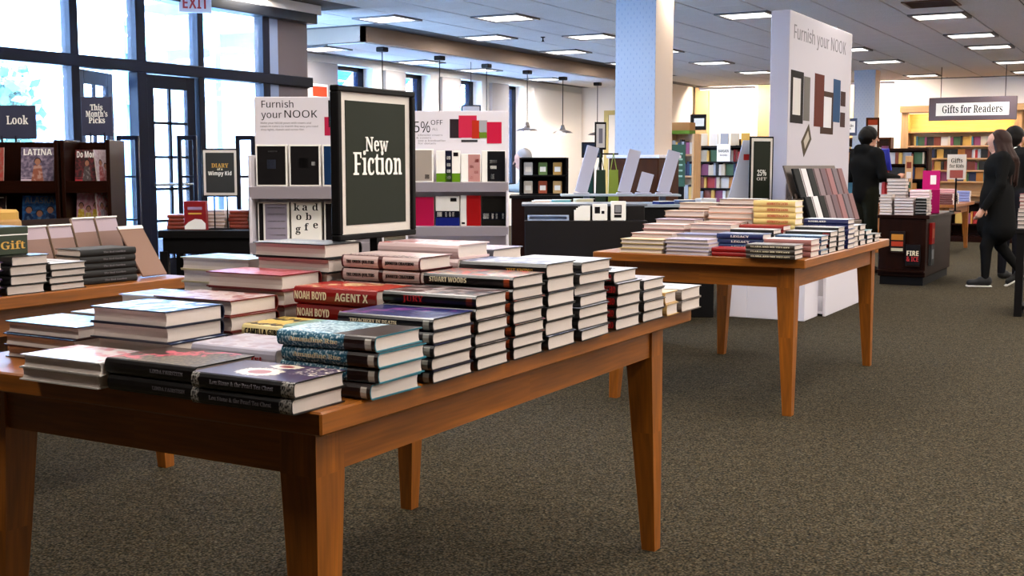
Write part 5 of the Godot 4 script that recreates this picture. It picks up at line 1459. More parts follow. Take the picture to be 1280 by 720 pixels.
	obj("mat_border", MB.new().span(-0.128, 0.128, 0.262, 0.608, 0.0, 0.002).mesh(), M.sign_mat, s)
	obj("panel", MB.new().span(-0.11, 0.11, 0.282, 0.588, 0.002, 0.004).mesh(), mat("chalk", Color(0.11, 0.12, 0.12), 0.6), s)
	letters("DIARY", 0.032, M.gold_ink, s, Vector3(0, 0.49, 0.0045), "Droid Serif", 0.13, "sign_text")
	letters("of a", 0.018, M.cream_print, s, Vector3(0, 0.462, 0.0045), "Droid Sans", 0.04, "sign_text")
	letters("Wimpy Kid", 0.03, M.white_print, s, Vector3(0, 0.43, 0.0045), "Droid Sans", 0.18, "sign_text")
	var pn := thing("dark_carton", "plain dark carton standing at the end of the black table", "carton", X * Vector3(0.38, 0.7605, -0.05), a)
	obj("board", MB.new().span(-0.09, 0.06, 0, 0.23, -0.1, 0.1, 0.004).mesh(), M.black_plastic, pn)
	obj("edge", MB.new().span(-0.091, 0.061, 0.225, 0.235, -0.101, 0.101).mesh(), M.charcoal, pn)

# ---------------------------------------------------------------- back of the shop
func bookcase(label: String, at: Vector3, turn: float, w: float, h: float, d: float, shelves: Array, m: Material) -> Node3D:
	var c := thing("bookcase", label, "bookcase", at, turn)
	obj("back_board", MB.new().span(-w * 0.5, w * 0.5, 0, h, -d, -d + 0.02).mesh(), m, c)
	for s in [-1.0, 1.0]:
		obj("side_board", MB.new().span(s * w * 0.5, s * (w * 0.5 - 0.03), 0, h, -d + 0.02, 0, 0.002).mesh(), m, c)
	for y in shelves:
		obj("shelf", MB.new().span(-w * 0.5 + 0.03, w * 0.5 - 0.03, y - 0.025, y, -d + 0.02, -0.005).mesh(), m, c)
	obj("plinth", MB.new().span(-w * 0.5 + 0.03, w * 0.5 - 0.03, 0, 0.1, -d + 0.02, -0.02).mesh(), m, c)
	return c

const PAL := [[0.6, 0.1, 0.1], [0.75, 0.7, 0.62], [0.12, 0.16, 0.3], [0.7, 0.45, 0.16], [0.1, 0.1, 0.11], [0.22, 0.36, 0.24], [0.8, 0.78, 0.76], [0.45, 0.2, 0.14], [0.6, 0.62, 0.66], [0.78, 0.62, 0.3], [0.5, 0.22, 0.36], [0.2, 0.42, 0.5]]
var spine_mesh := {}

func small_book(at: Vector3, turn: float, size: Vector3, ci: int, label: String, group: String, up := true) -> void:
	var key := "%.3f_%.3f_%.3f_%s" % [size.x, size.y, size.z, up]
	if not spine_mesh.has(key):
		spine_mesh[key] = MB.new().box(Vector3(0, size.y * 0.5, 0), size, Basis.IDENTITY, 0.003).mesh()
	var c: Array = PAL[ci % PAL.size()]
	var o := obj("book", spine_mesh[key], colour(c[0], c[1], c[2]), null, at, turn)
	tag(o, label, "book", group)

var distant := MB.new()

func shelf_row(c: Node3D, x0: float, x1: float, y: float, z: float, face := 0.12) -> void:
	# too small to tell apart: all of these rows end up in one object
	var x := x0
	while x < x1 - 0.03:
		var s := Vector3([0.03, 0.04, 0.055][rng.randi() % 3], 0.17 + 0.05 * rng.randf(), 0.14)
		if rng.randf() < face:
			s = Vector3(0.15, 0.2, 0.025)
		if x + s.x > x1:
			break
		var p: Array = PAL[rng.randi() % PAL.size()]
		var n0 := distant.v.size()
		distant.box(c.transform * Vector3(x + s.x * 0.5, y + s.y * 0.5, z - s.z * 0.1), s, c.basis, 0.003)
		var col := Color(p[0], p[1], p[2]).srgb_to_linear()
		for i in distant.v.size() - n0:
			distant.c.append(col)
		x += s.x + 0.003

func build_back_zone() -> void:
	# oak-ended shelf, green poster, black shelving with goods
	var oc := bookcase("narrow oak bookcase beside the green poster", Vector3(-6.54, 0, -16.7), 0.0, 0.42, 1.72, 0.3, [0.75, 1.1, 1.42], M.light_oak)
	for k in 3:
		shelf_row(oc, -0.17, 0.17, [0.75, 1.1, 1.42][k], -0.14, 0.0)
	var gp := thing("poster_stand", "green poster with pale writing on a dark stand", "poster", Vector3(-6.31, 0, -16.0), 0.2)
	obj("stand", MB.new().span(-0.1, 0.1, 0, 0.95, -0.02, 0.0, 0.003).mesh(), M.black_plastic, gp)
	obj("sheet", MB.new().span(-0.11, 0.11, 0.95, 1.55, -0.02, 0.0, 0.003).mesh(), mat("poster_green", Color(0.1, 0.26, 0.18), 0.6), gp)
	for i in 5:
		flat(gp, "printed_line", 0, 1.1 + i * 0.08, 0.15, 0.025, 0.0, colour(0.55, 0.66, 0.6))
	var tc := thing("cardboard_box", "tan and lime carton on top of the narrow oak bookcase", "box", Vector3(-6.58, 1.7205, -16.84))
	obj("carton", MB.new().span(-0.17, 0.17, 0, 0.17, -0.12, 0.12, 0.004).mesh(), colour(0.55, 0.38, 0.22), tc)
	obj("lime_band", MB.new().span(-0.172, 0.172, 0, 0.05, -0.122, 0.122).mesh(), colour(0.3, 0.42, 0.1), tc)
	var bc := bookcase("black bookcase with goods and a white notice", Vector3(-6.98, 0, -19.8), 0.0, 1.0, 1.6, 0.34, [0.62, 0.86, 1.08, 1.32, 1.585], M.black_plastic)
	for k in 4:
		shelf_row(bc, -0.46, 0.46, [0.62, 0.86, 1.08, 1.32][k], -0.12, 0.3)
	for i in 5:
		small_book(bc.transform * Vector3(-0.4 + i * 0.19, 1.6005, -0.15), 0.0, Vector3(0.15, 0.21, 0.025), [1, 6, 8, 1, 9][i], "pale book standing on top of the black bookcase", "pale books on the black bookcase")
	var no := thing("notice_card", "white notice card on the front of the black bookcase", "sign", Vector3(-6.95, 1.3205, -19.77))
	obj("card", MB.new().span(-0.12, 0.12, 0, 0.3, -0.006, 0.0).mesh(), M.white_print, no)
	letters("BARGAIN", 0.045, M.ink, no, Vector3(0, 0.18, 0.0005), "Droid Sans", 0.18, "notice_text")
	letters("books", 0.035, M.grey_ink, no, Vector3(0, 0.11, 0.0005), "Droid Sans", 0.13, "notice_text")
	var hs := thing("aisle_sign", "small black framed aisle sign on a thin pole", "sign", Vector3(-7.1, 0, -18.9), 0.1)
	obj("pole", MB.new().tube([Vector3(-0.12, 0, 0), Vector3(-0.12, 2.1, 0)], 0.012, 6).span(-0.24, 0.0, 0, 0.02, -0.12, 0.12).mesh(), M.black_plastic, hs)
	obj("frame", MB.new().span(-0.12, 0.14, 1.84, 2.1, -0.02, 0.0, 0.004).mesh(), M.black_plastic, hs)
	flat(hs, "sign_face", 0.02, 1.97, 0.17, 0.13, 0.0, M.white_print)
	# tall dark shelving along the back wall
	for i in 3:
		var wx: float = [-9.0, -7.75, -6.45][i]
		var sh := bookcase(["dark wall bookcase behind the narrow oak bookcase", "dark wall bookcase behind the black bookcase", "dark wall bookcase beside the lit gift shelves"][i], Vector3(wx, 0, -28.1), 0.0, 1.15, 1.9, 0.3, [0.9, 1.2, 1.5, 1.88], M.walnut)
		for k in 3:
			shelf_row(sh, -0.53, 0.53, [0.9, 1.2, 1.5][k], -0.12, 0.5)
	# warm lit gift shelves
	var gc := thing("gift_shelves", "warm lit oak wall shelving under the gifts sign", "shelving", Vector3(-3.4, 0, -28.2))
	obj("back_board", MB.new().span(-2.2, 2.6, 0, 2.45, -0.36, -0.33).mesh(), M.light_oak, gc)
	for s in [-2.2, 0.2, 2.6]:
		obj("upright", MB.new().span(s - 0.08, s + 0.08, 0, 2.45, -0.33, 0.0, 0.004).mesh(), M.light_oak, gc)
	for y in [0.6, 0.9, 1.15, 1.42, 1.7, 2.02]:
		obj("shelf", MB.new().span(-2.12, 0.12, y - 0.03, y, -0.33, -0.01).span(0.28, 2.52, y - 0.03, y, -0.33, -0.01).mesh(), M.light_oak, gc)
	obj("canopy", MB.new().span(-2.3, 2.7, 2.45, 2.6, -0.36, 0.12, 0.006).mesh(), M.light_oak, gc)
	var ls := Node3D.new()
	ls.name = "strip_light"
	ls.position = Vector3(-1.0, 2.425, 0.04)
	gc.add_child(ls)
	obj("housing", MB.new().span(-1.1, 1.1, 0, 0.02, -0.03, 0.03).mesh(), M.white_board, ls)
	obj("tube", MB.new().span(-1.08, 1.08, -0.015, 0.0, -0.02, 0.02).mesh(), M.lamp_warm, ls)
	var al := AreaLight3D.new()
	al.name = "lamp"
	al.area_size = Vector2(2.1, 0.05)
	al.area_normalize_energy = true
	al.light_color = Color(1, 0.8, 0.46)
	al.light_energy = 5.0
	al.shadow_enabled = true
	al.rotation.x = -PI / 2 + 0.6
	al.position.y = -0.03
	al.area_range = 30.0
	ls.add_child(al)
	for k in 4:
		shelf_row(gc, -2.0, 0.1, [0.9, 1.15, 1.42, 1.7][k], -0.16, 0.6)
	var gs := thing("hanging_sign", "long grey framed hanging sign for reader gifts", "sign", Vector3(-3.69, 2.14, -25.0))
	obj("frame", MB.new().span(-0.82, 0.82, 0, 0.46, -0.05, 0.0, 0.008).mesh(), mat("sign_taupe", Color(0.34, 0.28, 0.3), 0.6), gs)
	flat(gs, "sign_face", 0, 0.22, 1.36, 0.25, 0.0, M.white_print, 0.004)
	letters("Gifts for Readers", 0.15, M.ink, gs, Vector3(0, 0.22, 0.0045), "Droid Serif", 1.12, "sign_text")
	for x in [-0.6, 0.6]:
		obj("hanger", MB.new().tube([Vector3(x, 0.46, -0.025), Vector3(x, 1.06, -0.025)], 0.008, 6).mesh(), M.charcoal, gs)
	# wall washers at the back wall
	for x in [-9.75, -7.9, -6.5]:
		var ww := thing("wall_light", "slim white wall washing light above the back shelving", "wall light", Vector3(x, 3.1, -27.9), 0.0, "wall washing lights at the back")
		obj("housing", MB.new().span(-0.7, 0.7, 0, 0.05, -0.05, 0.05, 0.006).mesh(), M.white_board, ww)
		obj("tube", MB.new().span(-0.68, 0.68, -0.012, 0.0, -0.03, 0.03).mesh(), M.lamp_glow, ww)
		obj("stem", MB.new().span(-0.02, 0.02, 0.05, 0.1, -0.02, 0.02).mesh(), M.white_board, ww)
		var w := AreaLight3D.new()
		w.name = "lamp"
		w.area_size = Vector2(1.3, 0.06)
		w.area_normalize_energy = true
		w.light_color = Color(1, 0.92, 0.82)
		w.light_energy = 9.0
		w.shadow_enabled = true
		w.rotation.x = -PI / 2 + 0.7
		w.position.y = -0.03
		w.area_range = 30.0
		ww.add_child(w)
	# signs and posters by the slim pillar
	var bs := thing("blue_sign", "blue bordered white sign near the man in black", "sign", Vector3(-4.45, 0, -18.16), 0.4)
	obj("pole", MB.new().tube([Vector3(0, 0.02, -0.02), Vector3(0, 1.72, -0.02)], 0.012, 6).span(-0.15, 0.15, 0, 0.02, -0.15, 0.11).mesh(), M.black_plastic, bs)
	obj("board", MB.new().span(-0.15, 0.15, 1.7, 1.96, -0.03, 0.0, 0.004).mesh(), mat("board_blue", Color(0.14, 0.2, 0.32), 0.5), bs)
	flat(bs, "sign_face", 0, 1.83, 0.24, 0.17, 0.0, M.white_print)
	letters("Gift Books", 0.04, M.ink, bs, Vector3(0, 1.85, 0.0015), "Droid Serif", 0.19, "sign_text")
	letters("& More", 0.035, M.ink, bs, Vector3(0, 1.805, 0.0015), "Droid Serif", 0.12, "sign_text")
	var pst := thing("framed_poster", "tall brown framed poster on a stand before the slim pillar", "poster", Vector3(-4.57, 0, -20.4), 0.3)
	obj("stand", MB.new().span(-0.02, 0.02, 0.02, 1.36, -0.03, -0.02).span(-0.12, 0.12, 0, 0.02, -0.12, 0.1).mesh(), M.black_plastic, pst)
	obj("frame", MB.new().span(-0.11, 0.11, 1.34, 2.05, -0.02, 0.0, 0.004).mesh(), M.walnut, pst)
	flat(pst, "sheet", 0, 1.66, 0.15, 0.58, 0.0, M.sign_mat)
	flat(pst, "heading_band", 0, 1.97, 0.15, 0.09, 0.0012, colour(0.55, 0.2, 0.1))
	# low bookcases in the middle distance
	var mb := bookcase("low dark bookcase of mixed books behind the man in black", Vector3(-4.55, 0, -21.2), 0.0, 1.5, 1.55, 0.3, [0.75, 1.02, 1.28, 1.53], M.dark_wood)
	for k in 3:
		shelf_row(mb, -0.7, 0.7, [0.75, 1.02, 1.28][k], -0.12, 0.35)
	# dark island unit with face-out books and stacks
	var iz := thing("book_island", "dark wood island unit with face-out books on its front", "display unit", Vector3(-2.53, 0, -12.8))
	obj("body", MB.new().span(-0.24, 0.24, 0.09, 0.7, -1.5, 0.0, 0.006).mesh(), M.dark_wood, iz)
	obj("plinth", MB.new().span(-0.22, 0.22, 0, 0.09, -1.48, -0.02).mesh(), M.black_plastic, iz)
	obj("top_board", MB.new().span(-0.26, 0.27, 0.7, 0.735, -1.52, 0.02, 0.004).mesh(), M.dark_wood, iz)
	obj("ledge", MB.new().span(-0.24, 0.24, 0.14, 0.16, 0.0, 0.06).mesh(), M.dark_wood, iz)
	obj("bracket", MB.new().span(-0.1, 0.02, 0.335, 0.345, 0.0, 0.05).mesh(), M.dark_wood, iz)
	obj("bracket", MB.new().span(0.05, 0.19, 0.2, 0.21, 0.0, 0.05).mesh(), M.dark_wood, iz)
	var f1 := thing("face_out_book", "orange and cream face-out book on the dark island", "book", Vector3(-2.57, 0.346, -12.77))
	obj("block", MB.new().span(-0.075, 0.075, 0, 0.22, -0.015, 0.015, 0.002).mesh(), colour(0.1, 0.06, 0.05), f1)
	flat(f1, "cover_print", 0, 0.16, 0.12, 0.06, 0.015, colour(0.7, 0.45, 0.16))
	flat(f1, "cover_print", 0, 0.09, 0.12, 0.05, 0.015, colour(0.62, 0.2, 0.1))
	flat(f1, "cover_print", 0, 0.03, 0.12, 0.03, 0.015, colour(0.7, 0.66, 0.55))
	var f2 := thing("face_out_book", "black face-out book with red and white capitals", "book", Vector3(-2.41, 0.211, -12.77))
	obj("block", MB.new().span(-0.075, 0.075, 0, 0.22, -0.015, 0.015, 0.002).mesh(), colour(0.05, 0.03, 0.03), f2)
	letters("FIRE", 0.05, M.cream_print, f2, Vector3(0, 0.13, 0.0155), "Droid Sans", 0.12, "cover_text")
	letters("& ICE", 0.05, M.red_ink, f2, Vector3(0, 0.07, 0.0155), "Droid Sans", 0.12, "cover_text")
	for i in 2:
		var sb := thing("face_out_book", ["red face-out book on the side of the dark island", "grey face-out book low on the side of the island"][i], "book", Vector3(-2.2895, [0.42, 0.2][i], -13.05), PI * 0.5)
		obj("block", MB.new().span(-0.08, 0.08, 0, 0.23, 0.0, 0.03, 0.002).mesh(), [colour(0.5, 0.05, 0.04), colour(0.2, 0.2, 0.2)][i], sb)
		flat(sb, "cover_print", 0, 0.12, 0.1, 0.1, 0.03, [colour(0.6, 0.3, 0.2), colour(0.45, 0.45, 0.46)][i])
	var iy := 0.7355
	kind("islandpink", "pale hardcover with red edges", "plain", [Color(0.75, 0.66, 0.66), Color(0.5, 0.2, 0.2), Color(0.3, 0.2, 0.2)], Color(0.36, 0.16, 0.15))
	kind("islandblack", "black and white hardcover", "plain", [Color(0.7, 0.7, 0.72), Color(0.2, 0.2, 0.2), Color(0.3, 0.3, 0.3)], Color(0.03, 0.03, 0.03))
	var iw := "on the dark island"
	stack(Vector3(-2.28, iy, -12.82), 0.02, 0.0, 6, 0.11, 0.15, 0.03, "islandblack", false, iw, "copies on the dark island", 1.4)
	stack(Vector3(-2.28, iy, -12.82), 0.15, 0.0, 6, 0.2, 0.15, 0.03, "islandpink", true, iw, "copies on the dark island", 1.4)
	stack(Vector3(-2.28, iy, -12.82), 0.37, 0.0, 7, 0.13, 0.15, 0.03, "kidwhite", true, iw, "copies on the dark island", 1.4)
	stack(Vector3(-2.28, iy, -12.82), 0.03, 0.2, 8, 0.2, 0.15, 0.032, "blush", false, iw, "copies on the dark island", 1.4)
	kind("islandgrey", "grey spined tall stack hardcover", "plain", [Color(0.6, 0.6, 0.62), Color(0.2, 0.2, 0.2), Color(0.3, 0.3, 0.3)], Color(0.16, 0.16, 0.17))
	stack(Vector3(-2.28, iy, -12.82), 0.27, 0.2, 11, 0.2, 0.15, 0.034, "islandgrey", true, iw, "taller copies on the dark island", 1.4)
	# small goods on the island and beyond
	var pk := thing("pink_display", "bright pink gift display box among the far books", "display box", Vector3(-2.42, 0.7355, -13.5), 0.2)
	obj("box", MB.new().span(-0.13, 0.13, 0, 0.26, -0.08, 0.08, 0.004).mesh(), colour(0.62, 0.06, 0.34), pk)
	obj("header", MB.new().span(-0.05, 0.13, 0.26, 0.46, -0.08, -0.07).mesh(), colour(0.7, 0.1, 0.4), pk)
	flat(pk, "print", -0.04, 0.14, 0.1, 0.08, 0.08, M.white_print)
	flat(pk, "print", 0.06, 0.36, 0.06, 0.1, -0.07, M.white_print)
	var cd := thing("notice_card", "cream notice card standing behind the pink gift display", "sign", Vector3(-2.22, 0.7355, -14.1), 0.2)
	obj("stand", MB.new().span(-0.01, 0.01, 0, 0.4, -0.01, 0.0).span(-0.06, 0.06, 0, 0.01, -0.05, 0.05).mesh(), M.black_plastic, cd)
	obj("card", MB.new().span(-0.1, 0.1, 0.36, 0.64, -0.008, 0.0).mesh(), M.sign_mat, cd)
	letters("Gifts", 0.05, M.ink, cd, Vector3(0, 0.57, 0.0005), "Droid Serif", 0.12, "notice_text")
	letters("for Kids", 0.04, M.ink, cd, Vector3(0, 0.51, 0.0005), "Droid Serif", 0.15, "notice_text")
	flat(cd, "print", 0, 0.42, 0.14, 0.09, 0.0, colour(0.6, 0.32, 0.3))
	var tw := thing("book_tower", "tall slim wooden rack of thin books on the island", "rack", Vector3(-2.66, 0.7355, -13.7), 0.2)
	obj("column", MB.new().span(-0.04, 0.04, 0, 0.62, -0.04, 0.04, 0.004).mesh(), M.light_oak, tw)
	for i in 5:
		flat(tw, "label", 0, 0.08 + i * 0.11, 0.05, 0.07, 0.04, colour(PAL[i + 3][0], PAL[i + 3][1], PAL[i + 3][2]))
	# far oak table with more stacks
	oak_table("far oak table of gift books beside the dark island", Vector3(-3.32, 0, -18.3), 1.141, 1.904, 0.71)
	var FT := Vector3(-2.75, 0.7105, -17.35)
	stack(FT, 0.02, 0.0, 5, 0.24, 0.16, 0.03, "islandpink", false, "on the far oak table", "copies on the far oak table", 1.4)
	stack(FT, 0.02, 0.2, 7, 0.24, 0.16, 0.03, "rosewhite", false, "on the far oak table", "copies on the far oak table", 1.4)
	stack(FT, 0.02, 0.4, 5, 0.24, 0.16, 0.03, "blackred", false, "on the far oak table", "copies on the far oak table", 1.4)
	stack(FT, 0.02, 1.5, 4, 0.24, 0.16, 0.04, "periwinkle", false, "on the far oak table", "copies on the far oak table", 1.4)
	var lc := bookcase("low black bookcase past the far oak table", Vector3(-2.75, 0, -20.6), 0.0, 1.2, 0.66, 0.3, [0.3, 0.65], M.dark_wood)
	shelf_row(lc, -0.5, 0.5, 0.3, -0.1, 0.5)
	var dm := mat("distant_book_colours", Color.WHITE, 0.6)
	dm.vertex_color_use_as_albedo = true
	var db := obj("shelved_books", distant.mesh(), dm)
	db.set_meta("kind", "stuff")
	tag(db, "rows of small coloured books on the shelves at the back", "books")
	# dark fixture at the edge of the aisle with striped stack
	var ef := thing("aisle_table", "black slender-legged table of books at the edge of the aisle", "table", Vector3(-0.9, 0, -10.9))
	obj("table_top", MB.new().span(-0.28, 0.4, 0.69, 0.73, -0.6, 0.35, 0.004).mesh(), M.black_plastic, ef)
	for x in [-0.24, 0.36]:
		for z in [-0.56, 0.31]:
			obj("leg", MB.new().span(x - 0.03, x + 0.03, 0, 0.69, z - 0.03, z + 0.03).mesh(), M.black_plastic, ef)
	obj("lower_shelf", MB.new().span(-0.24, 0.36, 0.06, 0.09, -0.56, 0.31).mesh(), M.black_plastic, ef)
	stack(Vector3(-0.98, 0.7305, -10.62), 0.0, 0.0, 5, 0.2, 0.16, 0.033, "inkblack", true, "on the slender table", "copies on the slender black table", 0.8)
	stack(Vector3(-0.98, 0.896, -10.62), 0.02, 0.01, 4, 0.17, 0.14, 0.03, "scarlet", true, "on the slender table", "scarlet copies on the slender black table", 0.8)

# ---------------------------------------------------------------- people
# smooth union of tapered bones meshed as surface nets; bones: [a, b, ra, rb, colour, smoothing]
func flesh(bones: Array, cell: float) -> ArrayMesh:
	var lo := Vector3(1e9, 1e9, 1e9)
	var hi := -lo
	for b in bones:
		var r := maxf(b[2], b[3]) + cell * 3.0 + 0.03
		for p in [b[0], b[1]]:
			lo = lo.min(p - Vector3.ONE * r)
			hi = hi.max(p + Vector3.ONE * r)
	var nx := int((hi.x - lo.x) / cell) + 2
	var ny := int((hi.y - lo.y) / cell) + 2
	var nz := int((hi.z - lo.z) / cell) + 2
	var f := PackedFloat32Array()
	f.resize(nx * ny * nz)
	f.fill(9.0)
	var raw := f.duplicate()
	var who := PackedByteArray()
	who.resize(nx * ny * nz)
	for bi in bones.size():
		var b: Array = bones[bi]
		var a: Vector3 = b[0]
		var e: Vector3 = b[1]
		var ra: float = b[2]
		var rb: float = b[3]
		var k: float = b[5] if b.size() > 5 else 0.03
		var ab := e - a
		var l2 := maxf(ab.length_squared(), 1e-9)
		var m := maxf(ra, rb) + k + cell * 2.0
		var p0 := ((a.min(e) - Vector3.ONE * m - lo) / cell).floor()
		var p1 := ((a.max(e) + Vector3.ONE * m - lo) / cell).ceil()
		for z in range(maxi(int(p0.z), 0), mini(int(p1.z), nz - 1) + 1):
			for y in range(maxi(int(p0.y), 0), mini(int(p1.y), ny - 1) + 1):
				var at := (z * ny + y) * nx
				for x in range(maxi(int(p0.x), 0), mini(int(p1.x), nx - 1) + 1):
					var p := lo + Vector3(x, y, z) * cell
					var t := clampf((p - a).dot(ab) / l2, 0.0, 1.0)
					var d := p.distance_to(a + ab * t) - lerpf(ra, rb, t)
					var i := at + x
					if d < raw[i]:
						raw[i] = d
						who[i] = bi
					var h := maxf(k - absf(f[i] - d), 0.0) / k
					f[i] = minf(f[i], d) - h * h * k * 0.25
	var mb := MB.new()
	var index := {}
	var sx := 1
	var sy := nx
	var sz := nx * ny
	var off := [0, sx, sy, sx + sy, sz, sx + sz, sy + sz, sx + sy + sz]
	var cn := [Vector3(0, 0, 0), Vector3(1, 0, 0), Vector3(0, 1, 0), Vector3(1, 1, 0), Vector3(0, 0, 1), Vector3(1, 0, 1), Vector3(0, 1, 1), Vector3(1, 1, 1)]
	var eds := [[0, 1], [2, 3], [4, 5], [6, 7], [0, 2], [1, 3], [4, 6], [5, 7], [0, 4], [1, 5], [2, 6], [3, 7]]
	for z in nz - 1:
		for y in ny - 1:
			var row := (z * ny + y) * nx
			for x in nx - 1:
				var i := row + x
				if f[i] > cell * 2.5 or f[i] < -cell * 2.5:
					continue
				var neg := 0
				for o in off:
					if f[i + o] < 0.0:
						neg += 1
				if neg == 0 or neg == 8:
					continue
				var s := Vector3.ZERO
				var c := 0
				for ed in eds:
					var fa := f[i + off[ed[0]]]
					var fb := f[i + off[ed[1]]]
					if (fa < 0.0) != (fb < 0.0):
						s += cn[ed[0]].lerp(cn[ed[1]], fa / (fa - fb))
						c += 1
				s /= c
				var g := Vector3(f[i + sx] - f[i] + f[i + sx + sy] - f[i + sy], f[i + sy] - f[i] + f[i + sx + sy] - f[i + sx], f[i + sz] - f[i] + f[i + sz + sx] - f[i + sx]).normalized()
				index[i] = mb.v.size()
				mb.v.append(lo + (Vector3(x, y, z) + s) * cell)
				mb.n.append(g)
				mb.t.append(Vector2.ZERO)
				mb.c.append(bones[who[i]][4])
	for z in range(1, nz - 1):
		for y in range(1, ny - 1):
			for x in range(1, nx - 1):
				var i := (z * ny + y) * nx + x
				if absf(f[i]) > cell * 2.0:
					continue
				for q in [[sx, sy, sz], [sy, sz, sx], [sz, sx, sy]]:
					var inside: bool = f[i] < 0.0
					if inside == (f[i + q[0]] < 0.0):
						continue
					var a0 = index.get(i - q[1] - q[2])
					var a1 = index.get(i - q[2])
					var a2 = index.get(i)
					var a3 = index.get(i - q[1])
					if a0 == null or a1 == null or a2 == null or a3 == null:
						continue
					if inside:
						mb.k.append_array([a0, a2, a1, a0, a3, a2])
					else:
						mb.k.append_array([a0, a1, a2, a0, a2, a3])
	return mb.mesh()

func hand(bones: Array, wrist: Vector3, dir: Vector3, side: Vector3, skin: Color, curl := 0.5) -> void:
	var palm := wrist + dir * 0.085
	bones.append([wrist, palm, 0.026, 0.034, skin, 0.015])
	var up := dir.cross(side).normalized()
	for i in 4:
		var o := side * (i - 1.5) * 0.019
		var ln: float = [0.07, 0.08, 0.075, 0.058][i]
		var k := palm + o * 0.9
		var m := k + (dir * cos(curl) + up * sin(curl)) * ln * 0.5
		bones.append([k, m, 0.0095, 0.009, skin, 0.006])
		bones.append([m, m + (dir * cos(curl * 2.0) + up * sin(curl * 2.0)) * ln * 0.5, 0.009, 0.008, skin, 0.006])
	var tb := wrist + dir * 0.03 - side * 0.028
	bones.append([tb, tb + (dir * 0.7 - side * 0.7) * 0.045, 0.012, 0.0105, skin, 0.008])
	bones.append([tb + (dir * 0.7 - side * 0.7) * 0.045, tb + (dir * 1.35 - side * 0.75) * 0.05, 0.0105, 0.009, skin, 0.006])

func head_bones(bones: Array, neck: Vector3, top: float, fwd: Vector3, skin: Color) -> Vector3:
	# neck: base of the neck; top: height of the crown
	var hc := Vector3(neck.x, top - 0.115, neck.z) + fwd * 0.025
	var rt := fwd.cross(Vector3.UP).normalized()
	bones.append([neck, hc - Vector3(0, 0.06, 0) - fwd * 0.01, 0.052, 0.05, skin, 0.03])
	bones.append([hc + Vector3(0, 0.025, 0) - fwd * 0.02, hc + Vector3(0, 0.015, 0) + fwd * 0.01, 0.083, 0.08, skin, 0.02])
	bones.append([hc, hc - Vector3(0, 0.075, 0) + fwd * 0.045, 0.062, 0.032, skin, 0.03])
	bones.append([hc + fwd * 0.085 + Vector3(0, 0.005, 0), hc + fwd * 0.108 - Vector3(0, 0.03, 0), 0.008, 0.013, skin, 0.012])
	bones.append([hc + fwd * 0.078 - Vector3(0, 0.06, 0) - rt * 0.016, hc + fwd * 0.078 - Vector3(0, 0.06, 0) + rt * 0.016, 0.008, 0.008, Color(0.32, 0.12, 0.1), 0.006])
	for s in [-1.0, 1.0]:
		bones.append([hc + fwd * 0.072 + rt * s * 0.031 + Vector3(0, 0.008, 0), hc + fwd * 0.074 + rt * s * 0.033 + Vector3(0, 0.008, 0), 0.011, 0.011, Color(0.05, 0.04, 0.04), 0.004])
		bones.append([hc + rt * s * 0.08 + Vector3(0, 0.015, 0), hc + rt * s * 0.082 - Vector3(0, 0.025, 0) + fwd * 0.005, 0.015, 0.011, skin, 0.008])
	return hc

func person(label: String, at: Vector3, turn: float, bones: Array, hair: Array, hair_col: Color, extra: Array) -> void:
	var t := thing("person", label, "person", at, turn)
	var m := mat("body_colours", Color.WHITE, 0.85)
	m.metallic_specular = 0.08
	m.vertex_color_use_as_albedo = true
	obj("body", flesh(bones, 0.0135), m, t)
	if hair:
		for h in hair:
			h[4] = Color.WHITE
		obj("hair", flesh(hair, 0.011), mat("hair_%.2f_%.2f" % [hair_col.r, hair_col.b], hair_col, 0.6), t)
		M["hair_%.2f_%.2f" % [hair_col.r, hair_col.b]].metallic_specular = 0.25
	for e in extra:
		obj(e[0], e[1], e[2], t)

func shoe(toe: Vector3, heel: Vector3) -> ArrayMesh:
	var w := Color.WHITE
	return flesh([[heel + Vector3(0, 0.04, 0), toe + Vector3(0, 0.035, 0), 0.036, 0.033, w, 0.02], [heel + Vector3(0, 0.07, 0), heel.lerp(toe, 0.4) + Vector3(0, 0.065, 0), 0.036, 0.034, w, 0.03]], 0.011)

func sole(toe: Vector3, heel: Vector3) -> ArrayMesh:
	var d := (toe - heel).normalized()
	var s := d.cross(Vector3.UP).normalized()
	var up := s.cross(d).normalized()
	return MB.new().box((toe + heel) * 0.5 + up * 0.008 + d * 0.0, Vector3(0.078, 0.016, toe.distance_to(heel) + 0.07), Basis(-s, up, -d), 0.005).mesh()

